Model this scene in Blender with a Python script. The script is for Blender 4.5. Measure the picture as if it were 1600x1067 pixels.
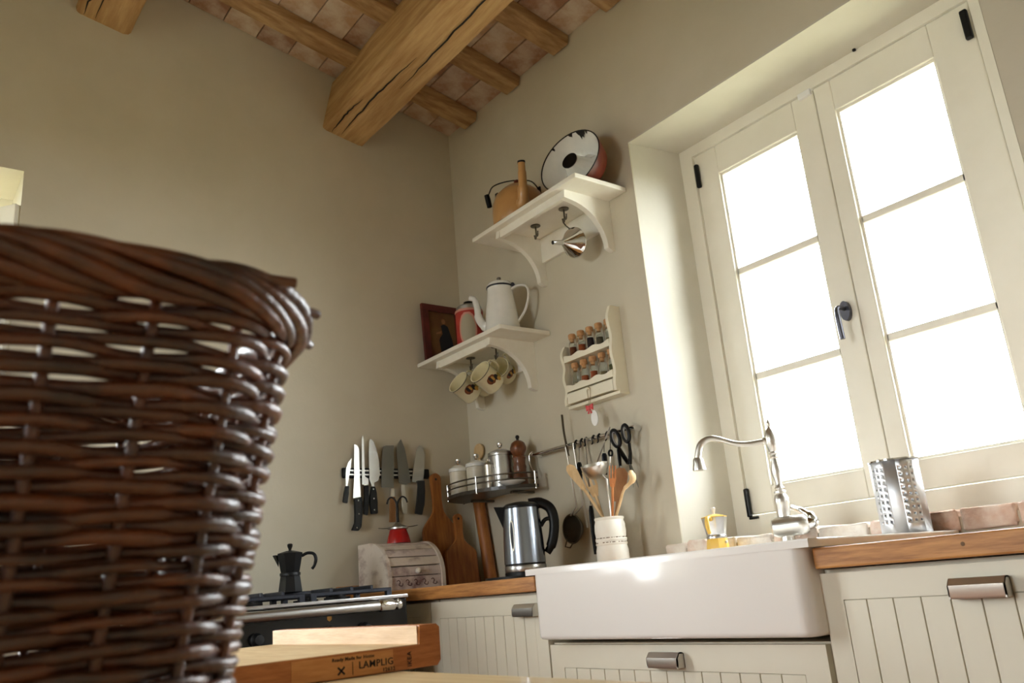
import bpy, bmesh, math, random
from mathutils import Vector, Matrix
random.seed(7)
PI = math.pi
scene = bpy.context.scene
COL = scene.collection
for o in list(bpy.data.objects):
    bpy.data.objects.remove(o)

# ------------------------------------------------------------------ camera
FPX = 1320.0
RC = [[0.5967871795, 0.7981633054, -0.0823431859],
      [-0.2720369149, 0.1047165926, -0.9565721887],
      [-0.7548781221, 0.5932704047, 0.2796234031]]
CAM = Vector((3.245, -2.245, 0.885))
cd = bpy.data.cameras.new('camera')
cd.sensor_width = 22.2
cd.lens = FPX / 1600 * 22.2
cd.clip_start = 0.02
cd.dof.use_dof = True
cd.dof.focus_distance = 2.3
cd.dof.aperture_fstop = 5.0
camo = bpy.data.objects.new('camera', cd)
COL.objects.link(camo)
r_, d_, f_ = (Vector(v) for v in RC)
mw = Matrix.Identity(4)
for i in range(3):
    mw[i][0] = r_[i]; mw[i][1] = -d_[i]; mw[i][2] = -f_[i]; mw[i][3] = CAM[i]
camo.matrix_world = mw
scene.camera = camo

# ------------------------------------------------------------------ light
world = bpy.data.worlds.new('overcast_sky'); scene.world = world
world.use_nodes = True
bgn = world.node_tree.nodes['Background']
bgn.inputs['Color'].default_value = (0.93, 0.97, 1.0, 1)
bgn.inputs['Strength'].default_value = 8.0
vs = scene.view_settings
vs.view_transform = 'Standard'; vs.look = 'None'; vs.gamma = 1.0
vs.use_curve_mapping = False
vs.exposure = 1.66
scene.cycles.max_bounces = 10
scene.cycles.diffuse_bounces = 6
scene.cycles.transparent_max_bounces = 16
scene.cycles.caustics_reflective = False
scene.cycles.caustics_refractive = False
scene.cycles.sample_clamp_indirect = 6


def portal(name, loc, rot, sx, sy):
    l = bpy.data.lights.new(name, 'AREA'); l.shape = 'RECTANGLE'; l.size = sx; l.size_y = sy
    l.cycles.is_portal = True
    o = bpy.data.objects.new(name, l); COL.objects.link(o); o.location = loc; o.rotation_euler = rot
    return o


portal('daylight_portal', (1.875, 0.42, 1.76), (PI / 2, 0, PI), 1.2, 1.5)
portal('daylight_portal', (-0.42, -2.42, 1.62), (PI / 2, 0, PI / 2 + PI), 1.0, 1.75)
portal('daylight_portal', (1.75, -4.52, 1.6), (PI / 2, 0, 0), .9, 1.2)


# ------------------------------------------------------------------ pixel -> place helpers
def ray(x, y):
    a, b = (x - 800) / FPX, (y - 533.5) / FPX
    return Vector([RC[0][i] * a + RC[1][i] * b + RC[2][i] for i in range(3)])


def P(ax, v, x, y):
    """point where the sight line of pixel (x, y) meets the wall / shelf plane coordinate[ax] = v"""
    d = ray(x, y)
    return CAM + d * ((v - CAM[ax]) / d[ax])


# ------------------------------------------------------------------ materials
def lin(c):
    return tuple((v / 255 / 12.92 if v / 255 <= .04045 else ((v / 255 + .055) / 1.055) ** 2.4) for v in c) + (1,)


MATS = {}


def M(name, c, rough=.5, metal=0., c2=None, scale=8., stretch=(1, 1, 1), thr=None, bump=0., bscale=None, coat=0., lo=.35, hi=.65, spec=.5, detail=4.):
    if name in MATS:
        return MATS[name]
    m = bpy.data.materials.new(name); m.use_nodes = True
    nt = m.node_tree; N = nt.nodes; L = nt.links
    b = N['Principled BSDF']
    b.inputs['Roughness'].default_value = rough
    b.inputs['Metallic'].default_value = metal
    b.inputs['Coat Weight'].default_value = coat
    b.inputs['Coat Roughness'].default_value = .08
    b.inputs['Specular IOR Level'].default_value = spec
    b.inputs['Base Color'].default_value = lin(c)
    tc = N.new('ShaderNodeTexCoord'); mp = N.new('ShaderNodeMapping')
    mp.inputs['Scale'].default_value = stretch
    L.new(tc.outputs['Object'], mp.inputs['Vector'])
    if c2 is not None:
        nz = N.new('ShaderNodeTexNoise'); nz.inputs['Scale'].default_value = scale; nz.inputs['Detail'].default_value = detail
        nz.inputs['Roughness'].default_value = .6
        L.new(mp.outputs[0], nz.inputs['Vector'])
        cr = N.new('ShaderNodeValToRGB')
        cr.color_ramp.elements[0].color = lin(c); cr.color_ramp.elements[1].color = lin(c2)
        if thr is not None:
            cr.color_ramp.elements[0].position = thr; cr.color_ramp.elements[1].position = thr + .03
        else:
            cr.color_ramp.elements[0].position = lo; cr.color_ramp.elements[1].position = hi
        L.new(nz.outputs['Fac'], cr.inputs['Fac']); L.new(cr.outputs['Color'], b.inputs['Base Color'])
    if bump:
        n2 = N.new('ShaderNodeTexNoise'); n2.inputs['Scale'].default_value = bscale or scale * 4; n2.inputs['Detail'].default_value = 5
        L.new(mp.outputs[0], n2.inputs['Vector'])
        bp = N.new('ShaderNodeBump'); bp.inputs['Strength'].default_value = bump; bp.inputs['Distance'].default_value = .01
        L.new(n2.outputs['Fac'], bp.inputs['Height']); L.new(bp.outputs[0], b.inputs['Normal'])
    MATS[name] = m
    return m


def glass(name, tint=(1, 1, 1), refl=.08, rough=.02):
    m = bpy.data.materials.new(name); m.use_nodes = True
    nt = m.node_tree; N = nt.nodes; L = nt.links
    N.remove(N['Principled BSDF'])
    t = N.new('ShaderNodeBsdfTransparent'); t.inputs[0].default_value = (*tint, 1)
    g = N.new('ShaderNodeBsdfGlossy'); g.inputs['Roughness'].default_value = rough
    fr = N.new('ShaderNodeLayerWeight'); fr.inputs['Blend'].default_value = refl
    mx = N.new('ShaderNodeMixShader')
    L.new(fr.outputs['Fresnel'], mx.inputs[0]); L.new(t.outputs[0], mx.inputs[1]); L.new(g.outputs[0], mx.inputs[2])
    L.new(mx.outputs[0], N['Material Output'].inputs[0])
    MATS[name] = m
    return m


def wallmat():
    return M('greige_plaster', (207, 200, 181), .9, c2=(201, 194, 174), scale=3, bump=.06, bscale=60)


WALL = wallmat()
REVEAL = M('white_reveal_plaster', (210, 206, 193), .85, c2=(204, 200, 186), scale=4, bump=.05, bscale=50)
CREAM = M('cream_window_paint', (238, 234, 220), .45, c2=(233, 229, 214), scale=5)
SHELFW = M('white_shelf_paint', (240, 237, 226), .45, c2=(232, 228, 214), scale=9)
RACKW = M('distressed_cream_paint', (232, 226, 204), .6, c2=(150, 128, 96), scale=26, thr=.70)
CAB = M('cabinet_paint', (222, 216, 198), .42, c2=(218, 211, 192), scale=4)
CERAM = M('white_ceramic', (234, 229, 223), .12, coat=.15, spec=.5)
ENAM = M('white_enamel', (236, 236, 232), .18, coat=.4, c2=(226, 227, 224), scale=12)
CREAMEN = M('cream_enamel', (238, 230, 196), .2, coat=.4)
OAK = M('oiled_oak', (196, 138, 76), .42, c2=(150, 96, 46), scale=7, stretch=(1.2, 14, 14), bump=.05)
OAKY = M('oiled_oak_crosswise', (190, 132, 72), .42, c2=(146, 92, 44), scale=7, stretch=(14, 1.2, 14), bump=.05)
BEAM = M('hewn_oak_beam', (210, 176, 124), .8, c2=(166, 126, 78), scale=3.2, stretch=(1, 9, 9), bump=.35, bscale=9, lo=.3, hi=.72)
JOIST = M('chestnut_joist', (192, 160, 116), .8, c2=(150, 114, 74), scale=3.5, stretch=(9, 1, 9), bump=.3, bscale=9)
TILE = [M('terracotta_tile_%s' % n, c, .95, c2=c2, scale=9, bump=.3, bscale=30, lo=.4, hi=.62) for n, c, c2 in (
    ('rose', (182, 146, 122), (208, 192, 174)), ('tan', (190, 158, 126), (214, 200, 180)), ('brown', (160, 122, 98), (196, 176, 156)))]
MORTAR = M('lime_mortar', (202, 192, 172), .95, c2=(180, 168, 146), scale=14, bump=.2)
BRICK = [M('old_brick_%s' % n, c, .95, c2=c2, scale=16, bump=.5, bscale=40, lo=.38, hi=.64) for n, c, c2 in (
    ('pale', (226, 212, 196), (240, 232, 220)), ('pink', (216, 184, 164), (238, 224, 210)), ('red', (204, 160, 136), (230, 206, 188)))]
STEEL = M('brushed_steel', (196, 196, 196), .28, 1., c2=(176, 176, 178), scale=20, stretch=(1, 1, 14))
SATIN = M('satin_nickel', (218, 215, 208), .34, 1.)
CHROME = M('chrome', (222, 222, 222), .08, 1.)
DKMET = M('dark_wire_metal', (110, 104, 94), .4, 1.)
ALU = M('cast_aluminium', (206, 206, 206), .3, 1., c2=(188, 188, 188), scale=18)
BLADE = M('knife_steel', (190, 190, 188), .24, 1.)
BLADED = M('matt_knife_steel', (128, 128, 124), .42, 1.)
BLACK = M('black_plastic', (12, 12, 13), .38, spec=.25)
BLACKM = M('matt_black_metal', (22, 22, 23), .5, .3)
MOKAB = M('black_coated_aluminium', (30, 31, 32), .45, .5)
IRON = M('cast_iron', (44, 47, 56), .42, .5, c2=(34, 36, 44), scale=40, bump=.1)
RANGEB = M('black_range_enamel', (12, 13, 15), .25)
DARKGAP = M('dark_gap', (40, 36, 30), .8)
GUN = M('gunmetal', (92, 92, 100), .35, .8)
WICKER = M('dark_stained_willow', (104, 54, 22), .42, c2=(52, 24, 9), scale=22, stretch=(1, 1, 1), bump=.25, bscale=80, coat=.12, spec=.8)
WICKER2 = M('reddish_stained_willow', (124, 64, 27), .42, c2=(64, 30, 11), scale=22, bump=.25, bscale=80, coat=.12, spec=.8)
BAMB = M('pale_bamboo', (232, 204, 158), .5, c2=(214, 180, 128), scale=6, stretch=(2, 16, 2))
BAMBX = M('sanded_pale_bamboo', (226, 196, 156), .6, c2=(206, 172, 130), scale=6, stretch=(2, 14, 20), bump=.1)
BAMBO = M('oiled_bamboo_edge', (200, 130, 72), .4, c2=(166, 98, 48), scale=9, stretch=(2, 3, 22), lo=.3, hi=.7)
TABLEW = M('pale_beech', (226, 200, 152), .38, c2=(212, 182, 132), scale=5, stretch=(1, 14, 14), coat=.2)
WOODB = M('honey_board_wood', (176, 112, 52), .5, c2=(142, 84, 36), scale=7, stretch=(8, 8, 1))
WOODM = M('turned_brown_wood', (122, 70, 36), .35, c2=(92, 50, 24), scale=10, stretch=(6, 6, 1), coat=.3)
WOODL = M('pale_spoon_wood', (226, 196, 150), .6, c2=(206, 172, 124), scale=14, stretch=(3, 3, 1))
WOODO = M('cherry_spoon_wood', (206, 134, 76), .5, c2=(184, 110, 58), scale=14, stretch=(3, 3, 1))
WOODN = M('brown_spatula_wood', (158, 112, 70), .55, c2=(138, 94, 54), scale=14, stretch=(3, 3, 1))
CORK = M('cork', (206, 160, 112), .9, c2=(178, 130, 84), scale=60)
DISTR = M('whitewashed_wood', (222, 210, 198), .75, c2=(150, 122, 112), scale=14, stretch=(1, 1, 1.6), lo=.5, hi=.78, bump=.15)
DISTR2 = M('whitewashed_plum_wood', (216, 202, 196), .75, c2=(138, 108, 108), scale=15, stretch=(1, 1, 1), lo=.48, hi=.72, bump=.15)
PLUM = M('plum_brown_paint', (98, 72, 72), .8)
RED = M('red_enamel', (176, 14, 20), .25, coat=.3)
REDTIN = M('red_tin_print', (186, 62, 52), .4, c2=(160, 44, 38), scale=10)
PINKTIN = M('pink_tin_print', (204, 148, 132), .4)
GREYLAB = M('grey_label_print', (172, 164, 142), .5)
OCHRE = M('ochre_enamel', (200, 156, 100), .28, coat=.3, c2=(188, 142, 88), scale=9)
BRICKRED = M('brown_red_enamel', (112, 44, 28), .3, c2=(84, 30, 20), scale=8)
YELLOW = M('yellow_enamel', (232, 188, 84), .35, coat=.2)
NAVY = M('navy_trim', (34, 36, 48), .4)
GREENTRIM = M('dark_green_trim', (52, 58, 40), .4)
BROWNP = M('brown_print', (138, 74, 30), .5, c2=(96, 44, 18), scale=40)
BLACKP = M('black_print', (30, 24, 20), .7)
OLIVEP = M('olive_print', (150, 132, 66), .5)
GOLDP = M('gold_print', (196, 150, 70), .5)
PICRED = M('painted_red_frame', (104, 34, 26), .6, c2=(70, 22, 18), scale=14)
PICBG = M('brown_painting', (112, 82, 42), .7, c2=(96, 52, 26), scale=9)
PICBLK = M('blue_black_paint', (22, 26, 32), .7)
SKINP = M('dull_flesh_paint', (150, 104, 66), .7)
WHITE = M('white_plastic', (238, 238, 236), .35)
SPICE = [M('spice_%s' % n, c, .95, c2=c2, scale=120) for n, c, c2 in (
    ('brown', (120, 66, 34), (92, 46, 22)), ('rust', (168, 84, 40), (140, 62, 28)), ('dark', (34, 26, 30), (54, 40, 44)),
    ('grey', (92, 84, 66), (70, 64, 50)), ('green', (96, 96, 60), (74, 74, 44)), ('straw', (150, 132, 92), (120, 104, 70)))]
CREAMCROCK = M('worn_cream_crock', (248, 246, 236), .5, c2=(240, 236, 222), scale=9)
WORN = M('brown_wear', (112, 84, 56), .8)
REDBOW = M('red_gingham', (200, 46, 56), .8, c2=(226, 110, 112), scale=90)
PAPER = M('white_tag_card', (236, 236, 234), .8)
TWINE = M('twine', (150, 130, 90), .9)
CANIST = M('pale_canister_enamel', (226, 218, 200), .35, c2=(206, 198, 178), scale=14)
PANE = glass('window_glass', (.98, .99, .99), .06)
JARG = glass('jar_glass', (.93, .95, .93), .25, .04)
GAUGE = M('smoky_gauge', (70, 76, 84), .15)
FLOORM = M('terracotta_floor', (170, 122, 92), .6, c2=(148, 102, 74), scale=3)
GROUND = M('dry_meadow', (140, 137, 116), .95, c2=(118, 118, 92), scale=2)


# ------------------------------------------------------------------ mesh helpers
def new():
    return bmesh.new()


def box(bm, x0, x1, y0, y1, z0, z1, bev=0., seg=2):
    vs_ = [bm.verts.new((x, y, z)) for z in (z0, z1) for y in (y0, y1) for x in (x0, x1)]
    fs = [bm.faces.new([vs_[i] for i in f]) for f in ((0, 2, 3, 1), (4, 5, 7, 6), (0, 1, 5, 4), (2, 6, 7, 3), (0, 4, 6, 2), (1, 3, 7, 5))]
    if bev:
        es = list({e for f in fs for e in f.edges})
        bmesh.ops.bevel(bm, geom=es, offset=bev, segments=seg, profile=.5, affect='EDGES')
    return bm


def obox(bm, c, ax, ay, az, bev=0.):
    """box with half-axis vectors"""
    c, ax, ay, az = Vector(c), Vector(ax), Vector(ay), Vector(az)
    vs_ = [bm.verts.new(c + ax * i + ay * j + az * k) for k in (-1, 1) for j in (-1, 1) for i in (-1, 1)]
    fs = [bm.faces.new([vs_[i] for i in f]) for f in ((0, 2, 3, 1), (4, 5, 7, 6), (0, 1, 5, 4), (2, 6, 7, 3), (0, 4, 6, 2), (1, 3, 7, 5))]
    if bev:
        bmesh.ops.bevel(bm, geom=list({e for f in fs for e in f.edges}), offset=bev, segments=2, profile=.5, affect='EDGES')
    return bm


def basis(d):
    d = Vector(d).normalized()
    u = d.cross(Vector((0, 0, 1)))
    if u.length < 1e-4:
        u = Vector((1, 0, 0))
    u.normalize()
    return u, d.cross(u).normalized(), d


def lathe(bm, prof, n=28, org=(0, 0, 0), axis=(0, 0, 1), caps=True, sides=None):
    """revolve (r, h) pairs about axis"""
    org = Vector(org); a = Vector(axis).normalized()
    if abs(a.z) > .9999:
        u, v = Vector((1, 0, 0)), Vector((0, 1 if a.z > 0 else -1, 0))
    else:
        u, v, _ = basis(a)
    rings = []
    for r, h in prof:
        rings.append([bm.verts.new(org + a * h + (u * math.cos(2 * PI * k / n) + v * math.sin(2 * PI * k / n)) * max(r, 1e-5)) for k in range(n)])
    for p, q in zip(rings, rings[1:]):
        for k in range(n):
            bm.faces.new((p[k], p[(k + 1) % n], q[(k + 1) % n], q[k]))
    if caps:
        bm.faces.new(list(reversed(rings[0]))); bm.faces.new(rings[-1])
    return bm


def tube(bm, pts, r, n=8, closed=False, flat=None):
    """sweep a round (or flattened) section along pts; r number or list"""
    pts = [Vector(p) for p in pts]; m = len(pts)
    rs = r if isinstance(r, (list, tuple)) else [r] * m
    tang = []
    for i in range(m):
        if closed:
            t = pts[(i + 1) % m] - pts[i - 1]
        else:
            t = pts[min(i + 1, m - 1)] - pts[max(i - 1, 0)]
        tang.append(t.normalized())
    u, v, _ = basis(tang[0])
    rings = []
    for i in range(m):
        t = tang[i]
        u = (u - t * u.dot(t)).normalized(); v = t.cross(u)
        fu, fv = flat if flat else (1, 1)
        rings.append([bm.verts.new(pts[i] + (u * math.cos(2 * PI * k / n) * fu + v * math.sin(2 * PI * k / n) * fv) * rs[i]) for k in range(n)])
    for i in range(m if closed else m - 1):
        p, q = rings[i], rings[(i + 1) % m]
        for k in range(n):
            bm.faces.new((p[k], p[(k + 1) % n], q[(k + 1) % n], q[k]))
    if not closed:
        bm.faces.new(list(reversed(rings[0]))); bm.faces.new(rings[-1])
    return bm


def smooth_pts(ctrl, n=8):
    """Catmull-Rom through control points"""
    c = [Vector(p) for p in ctrl]; c = [c[0] * 2 - c[1]] + c + [c[-1] * 2 - c[-2]]
    out = []
    for i in range(1, len(c) - 2):
        for k in range(n):
            t = k / n
            out.append(.5 * ((2 * c[i]) + (c[i + 1] - c[i - 1]) * t + (2 * c[i - 1] - 5 * c[i] + 4 * c[i + 1] - c[i + 2]) * t * t
                             + (3 * c[i] - 3 * c[i + 1] + c[i + 2] - c[i - 1]) * t ** 3))
    out.append(c[-2])
    return out


def prism(bm, out2, org, u, v, w):
    """outline (a, b) in plane org + a u + b v, extruded by vector w"""
    org, u, v, w = Vector(org), Vector(u), Vector(v), Vector(w)
    a = [bm.verts.new(org + u * p + v * q) for p, q in out2]
    b = [bm.verts.new(x.co + w) for x in a]
    n = len(a)
    bm.faces.new(list(reversed(a))); bm.faces.new(b)
    for k in range(n):
        bm.faces.new((a[k], a[(k + 1) % n], b[(k + 1) % n], b[k]))
    return bm


def mesh_obj(name, bm, mat, smooth=None, org=None):
    bmesh.ops.recalc_face_normals(bm, faces=bm.faces)
    if org is not None:
        bmesh.ops.translate(bm, verts=bm.verts, vec=-Vector(org))
    me = bpy.data.meshes.new(name); bm.to_mesh(me); bm.free()
    me.materials.append(mat)
    if smooth:
        me.polygons.foreach_set('use_smooth', [True] * len(me.polygons))
        me.set_sharp_from_angle(angle=math.radians(smooth))
    o = bpy.data.objects.new(name, me); COL.objects.link(o)
    return o


class Thing:
    """an Empty at the base that carries parts built in world coordinates"""

    def __init__(s, name, label=None, cat=None, loc=(0, 0, 0), group=None, kind=None):
        s.loc = Vector(loc)
        s.o = bpy.data.objects.new(name, None); COL.objects.link(s.o)
        s.o.location = loc; s.o.empty_display_size = .05
        tag(s.o, label, cat, group, kind)

    def part(s, name, bm, mat, smooth=None, label=None, sub=None, kind=None):
        o = mesh_obj(name, bm, mat, smooth, s.loc)
        o.parent = sub if sub else s.o
        if label: o['label'] = label
        if kind: o['kind'] = kind
        return o


def tag(o, label=None, cat=None, group=None, kind=None):
    if label: o['label'] = label
    if cat: o['category'] = cat
    if group: o['group'] = group
    if kind: o['kind'] = kind
    return o


def single(name, bm, mat, label, cat, smooth=None, group=None, org=None):
    if org is None:
        xs = [v.co for v in bm.verts]
        org = Vector((sum(v.x for v in xs) / len(xs), sum(v.y for v in xs) / len(xs), min(v.z for v in xs)))
    o = mesh_obj(name, bm, mat, smooth, org); o.location = org
    return tag(o, label, cat, group)


def struct(name, bm, mat, smooth=None, label=None):
    o = mesh_obj(name, bm, mat, smooth); o['kind'] = 'structure'
    if label: o['label'] = label
    return o


def copy_thing(root, loc, label=None, group=None):
    r = root.copy(); COL.objects.link(r); r.location = loc
    if label: r['label'] = label
    if group: r['group'] = group
    for ch in root.children:
        c = ch.copy(); COL.objects.link(c); c.parent = r
        for g in ch.children:
            d = g.copy(); COL.objects.link(d); d.parent = c
    return r


def rrect(hx, hy, r, n):
    seg = [('l', Vector((hx, -hy + r)), Vector((hx, hy - r))), ('a', Vector((hx - r, hy - r)), 0), ('l', Vector((hx - r, hy)), Vector((-hx + r, hy))), ('a', Vector((-hx + r, hy - r)), PI / 2),
           ('l', Vector((-hx, hy - r)), Vector((-hx, -hy + r))), ('a', Vector((-hx + r, -hy + r)), PI), ('l', Vector((-hx + r, -hy)), Vector((hx - r, -hy))), ('a', Vector((hx - r, -hy + r)), 3 * PI / 2)]
    lens = [(s[2] - s[1]).length if s[0] == 'l' else PI / 2 * r for s in seg]
    tot = sum(lens); out = []
    for k in range(n):
        d = tot * k / n
        for s, l in zip(seg, lens):
            if d <= l:
                break
            d -= l
        if s[0] == 'l':
            tv = (s[2] - s[1]).normalized(); p = s[1] + tv * d; nv = Vector((tv.y, -tv.x))
        else:
            a = s[2] + d / r; nv = Vector((math.cos(a), math.sin(a))); p = s[1] + nv * r
        out.append((p, nv))
    return out


# ------------------------------------------------------------------ room shell
XR, YB = 4.6, -4.2                     # right wall, wall behind the camera
Z0, SL = 3.172, .214                   # ceiling underside at the window wall and its rise


def cz(y):
    return Z0 - SL * y


def wall_poly(bm, yz, x0, x1):
    prism(bm, yz, (x0, 0, 0), (0, 1, 0), (0, 0, 1), (x1 - x0, 0, 0))


DY0, DY1, DS, DZ = -1.9, -2.95, .70, 2.5   # second window, in the left wall
b = new()
wall_poly(b, [(.45, 0), (DY0, 0), (DY0, DZ), (.0, DZ), (.45, DZ)], -.4, 0)
wall_poly(b, [(.45, DZ), (YB, DZ), (YB, cz(YB) + .06), (.45, cz(.45) + .06)], -.4, 0)
wall_poly(b, [(DY1, 0), (YB, 0), (YB, DZ), (DY1, DZ)], -.4, 0)
wall_poly(b, [(DY0, 0), (DY1, 0), (DY1, DS), (DY0, DS)], -.4, 0)
struct('wall_left', b, WALL)
WX0, WX1, WZ0, WZ1 = 1.23, 2.53, .95, 2.52
WI0, WI1 = 1.268, 2.487                 # recess narrows to the frame
WD = .25
b = new()
box(b, 0, WX0, 0, .45, 0, 3.3); box(b, WX1, XR, 0, .45, 0, 3.3)
box(b, WX0, WX1, 0, .45, 0, WZ0); box(b, WX0, WX1, 0, .45, WZ1, 3.3)
struct('wall_back', b, WALL)
b = new()                               # splayed reveal lining
prism(b, [(WX0 - .001, -.001), (WI0, WD), (WI0, .44), (WX0 - .001, .44)], (0, 0, WZ0), (1, 0, 0), (0, 1, 0), (0, 0, WZ1 - WZ0))
prism(b, [(WX1 + .001, -.001), (WI1, WD), (WI1, .44), (WX1 + .001, .44)], (0, 0, WZ0), (1, 0, 0), (0, 1, 0), (0, 0, WZ1 - WZ0))
box(b, WX0, WX1, -.001, .44, WZ1 - .004, WZ1 + .004)
struct('trim_1', b, REVEAL, label='white plastered window reveal')
b = new(); box(b, XR, XR + .3, YB, .45, 0, 4.4); struct('wall_right', b, WALL)
b = new()
FW0, FW1, FZ0, FZ1 = 1.3, 2.2, 1.0, 2.2     # window in the wall behind the camera
box(b, -.4, FW0, YB - .3, YB, 0, 4.4); box(b, FW1, XR + .3, YB - .3, YB, 0, 4.4)
box(b, FW0, FW1, YB - .3, YB, 0, FZ0); box(b, FW0, FW1, YB - .3, YB, FZ1, 4.4)
struct('wall_front', b, WALL)
b = new()
for xa, xb in ((FW0, FW0 + .08), (FW1 - .08, FW1), ((FW0 + FW1) / 2 - .05, (FW0 + FW1) / 2 + .05)):
    box(b, xa, xb, YB - .2, YB - .13, FZ0, FZ1)
for za, zb_ in ((FZ0, FZ0 + .09), (FZ1 - .09, FZ1)):
    box(b, FW0 + .08, (FW0 + FW1) / 2 - .05, YB - .199, YB - .131, za, zb_); box(b, (FW0 + FW1) / 2 + .05, FW1 - .08, YB - .199, YB - .131, za, zb_)
w3 = struct('window_3', b, CREAM, label='cream window in the wall behind the table')
for xa, xb in ((FW0 + .08, (FW0 + FW1) / 2 - .05), ((FW0 + FW1) / 2 + .05, FW1 - .08)):
    b = new(); box(b, xa, xb, YB - .167, YB - .163, FZ0 + .09, FZ1 - .09); o = mesh_obj('pane', b, PANE); o.parent = w3
b = new(); box(b, -.4, XR + .3, YB - .3, .45, -.1, 0); struct('floor', b, FLOORM)
b = new(); box(b, -12, 16, -14, 14, -.3, -.12); struct('ground', b, GROUND, label='dry meadow outside the house')

# ceiling: sloping slab > beams, joists, terracotta tiles
sd = Vector((0, -1, SL)).normalized(); sn = Vector((0, SL, 1)).normalized()
b = new()
prism(b, [(.45, cz(.45) + .022), (YB - .3, cz(YB - .3) + .022), (YB - .3, cz(YB - .3) + .2), (.45, cz(.45) + .2)], (-.4, 0, 0), (0, 1, 0), (0, 0, 1), (XR + .7, 0, 0))
ceil = struct('ceiling', b, M('open_tile_joint', (92, 76, 60), .95), label='sloping ceiling of old terracotta tiles on wooden joists')


def cpart(name, bm, mat, smooth=None, label=None, kind=None):
    o = mesh_obj(name, bm, mat, smooth); o.parent = ceil
    if label: o['label'] = label
    if kind: o['kind'] = kind
    return o


def wobble(bm, amp, seed):
    rnd = random.Random(seed)
    for v in bm.verts:
        v.co += Vector((rnd.uniform(-amp, amp), rnd.uniform(-amp, amp), rnd.uniform(-amp, amp)))
    return bm


JX = [.219, .575, .925, 1.265] + [1.265 + .347 * k for k in range(1, 10)]
JW = .1
for i, x in enumerate(JX):
    b = new(); L_ = 4.4
    c = Vector((x, 0, cz(0))) + sd * (L_ / 2 - .0) - sn * .026 + sn * .0
    obox(b, c, (JW / 2, 0, 0), sd * (L_ / 2), sn * .026, .006)
    cpart('joist', b, JOIST)
for k, yc in enumerate((-.608, -1.67, -2.73, -3.79)):
    zb = 2.997 + SL * (-.608 - yc)
    b = new(); H_ = .27
    c = Vector((XR / 2 - .05, yc, zb)) + sn * (H_ / 2)
    obox(b, c, (XR / 2 + .04, 0, 0), sd * .107, sn * (H_ / 2))
    es = [e for e in b.edges if abs((e.verts[0].co - e.verts[1].co).x) > 2 and min((v.co - Vector((v.co.x, yc, zb))).dot(sn) for v in e.verts) < .05]
    bmesh.ops.bevel(b, geom=es, offset=.022, segments=2, profile=.6, affect='EDGES')
    bmesh.ops.subdivide_edges(b, edges=[e for e in b.edges if abs((e.verts[0].co - e.verts[1].co).x) > 2], cuts=24)
    wobble(b, .0035, 3 + k)
    bo = cpart('beam', b, BEAM, 40)
    if k < 2:                          # long drying cracks in the underside
        rnd = random.Random(5 + k)
        for dy, x0, x1 in ((.018, .02, .72), (-.03, .5, 1.5), (.06, .01, .33), (.0, 1.2, 2.1)):
            b = new(); n = 18; up = []; dn = []
            for q in range(n + 1):
                t = q / n; x = x0 + (x1 - x0) * t; wv = .0035 * math.sin(PI * t) + .0006
                off = dy + .012 * math.sin(3 * t + k) + rnd.uniform(-.003, .003)
                base = Vector((x, yc, zb)) + sd * off - sn * .0052
                up.append(b.verts.new(base + sd * wv)); dn.append(b.verts.new(base - sd * wv))
            for q in range(n):
                b.faces.new((up[q], up[q + 1], dn[q + 1], dn[q]))
            o = mesh_obj('crack', b, DARKGAP); o.parent = bo
tile_mesh = {}
rnd = random.Random(3)
XB = [0.0] + JX
for i in range(len(XB) - 1):
    x0, x1 = XB[i], XB[i + 1]
    for j in range(14 if i < 5 else 0):
        key = (round(x1 - x0, 3), rnd.randrange(3))
        if key not in tile_mesh:
            b = new(); obox(b, (0, 0, 0), ((x1 - x0) / 2 - .0015, 0, 0), sd * .0755, sn * .012, .0025)
            o0 = mesh_obj('tile', b, TILE[key[1]]); me = o0.data; bpy.data.objects.remove(o0); tile_mesh[key] = me
        o = bpy.data.objects.new('tile', tile_mesh[key]); COL.objects.link(o); o.parent = ceil
        yy = .155 * (j + .5) - .03
        o.location = Vector(((x0 + x1) / 2, 0, cz(0))) + sd * yy + sn * (.013 + rnd.uniform(-.002, .002))
        o.rotation_euler = (rnd.uniform(-.008, .008), rnd.uniform(-.006, .006), 0)

# doorway leaf and frame in the left wall
b = new()
ym_ = (DY0 + DY1) / 2
for ya, yb in ((DY1, DY1 + .07), (DY0 - .07, DY0), (ym_ - .05, ym_ + .05)):
    box(b, -.34, -.27, ya, yb, DS, DZ)
for za, zb_ in ((DS, DS + .06), (DZ - .09, DZ)):
    box(b, -.339, -.271, DY1 + .07, ym_ - .05, za, zb_); box(b, -.339, -.271, ym_ + .05, DY0 - .07, za, zb_)
dr = struct('window_2', b, CREAM, label='cream window with an open shutter in the left wall')
for ya, yb in ((DY1 + .07, ym_ - .05), (ym_ + .05, DY0 - .07)):
    b = new(); box(b, -.307, -.303, ya, yb, DS + .06, DZ - .09); o = mesh_obj('pane', b, PANE); o.parent = dr


def dpart(name, bm, mat, parent, smooth=None):
    o = mesh_obj(name, bm, mat, smooth); o.parent = parent
    return o


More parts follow.
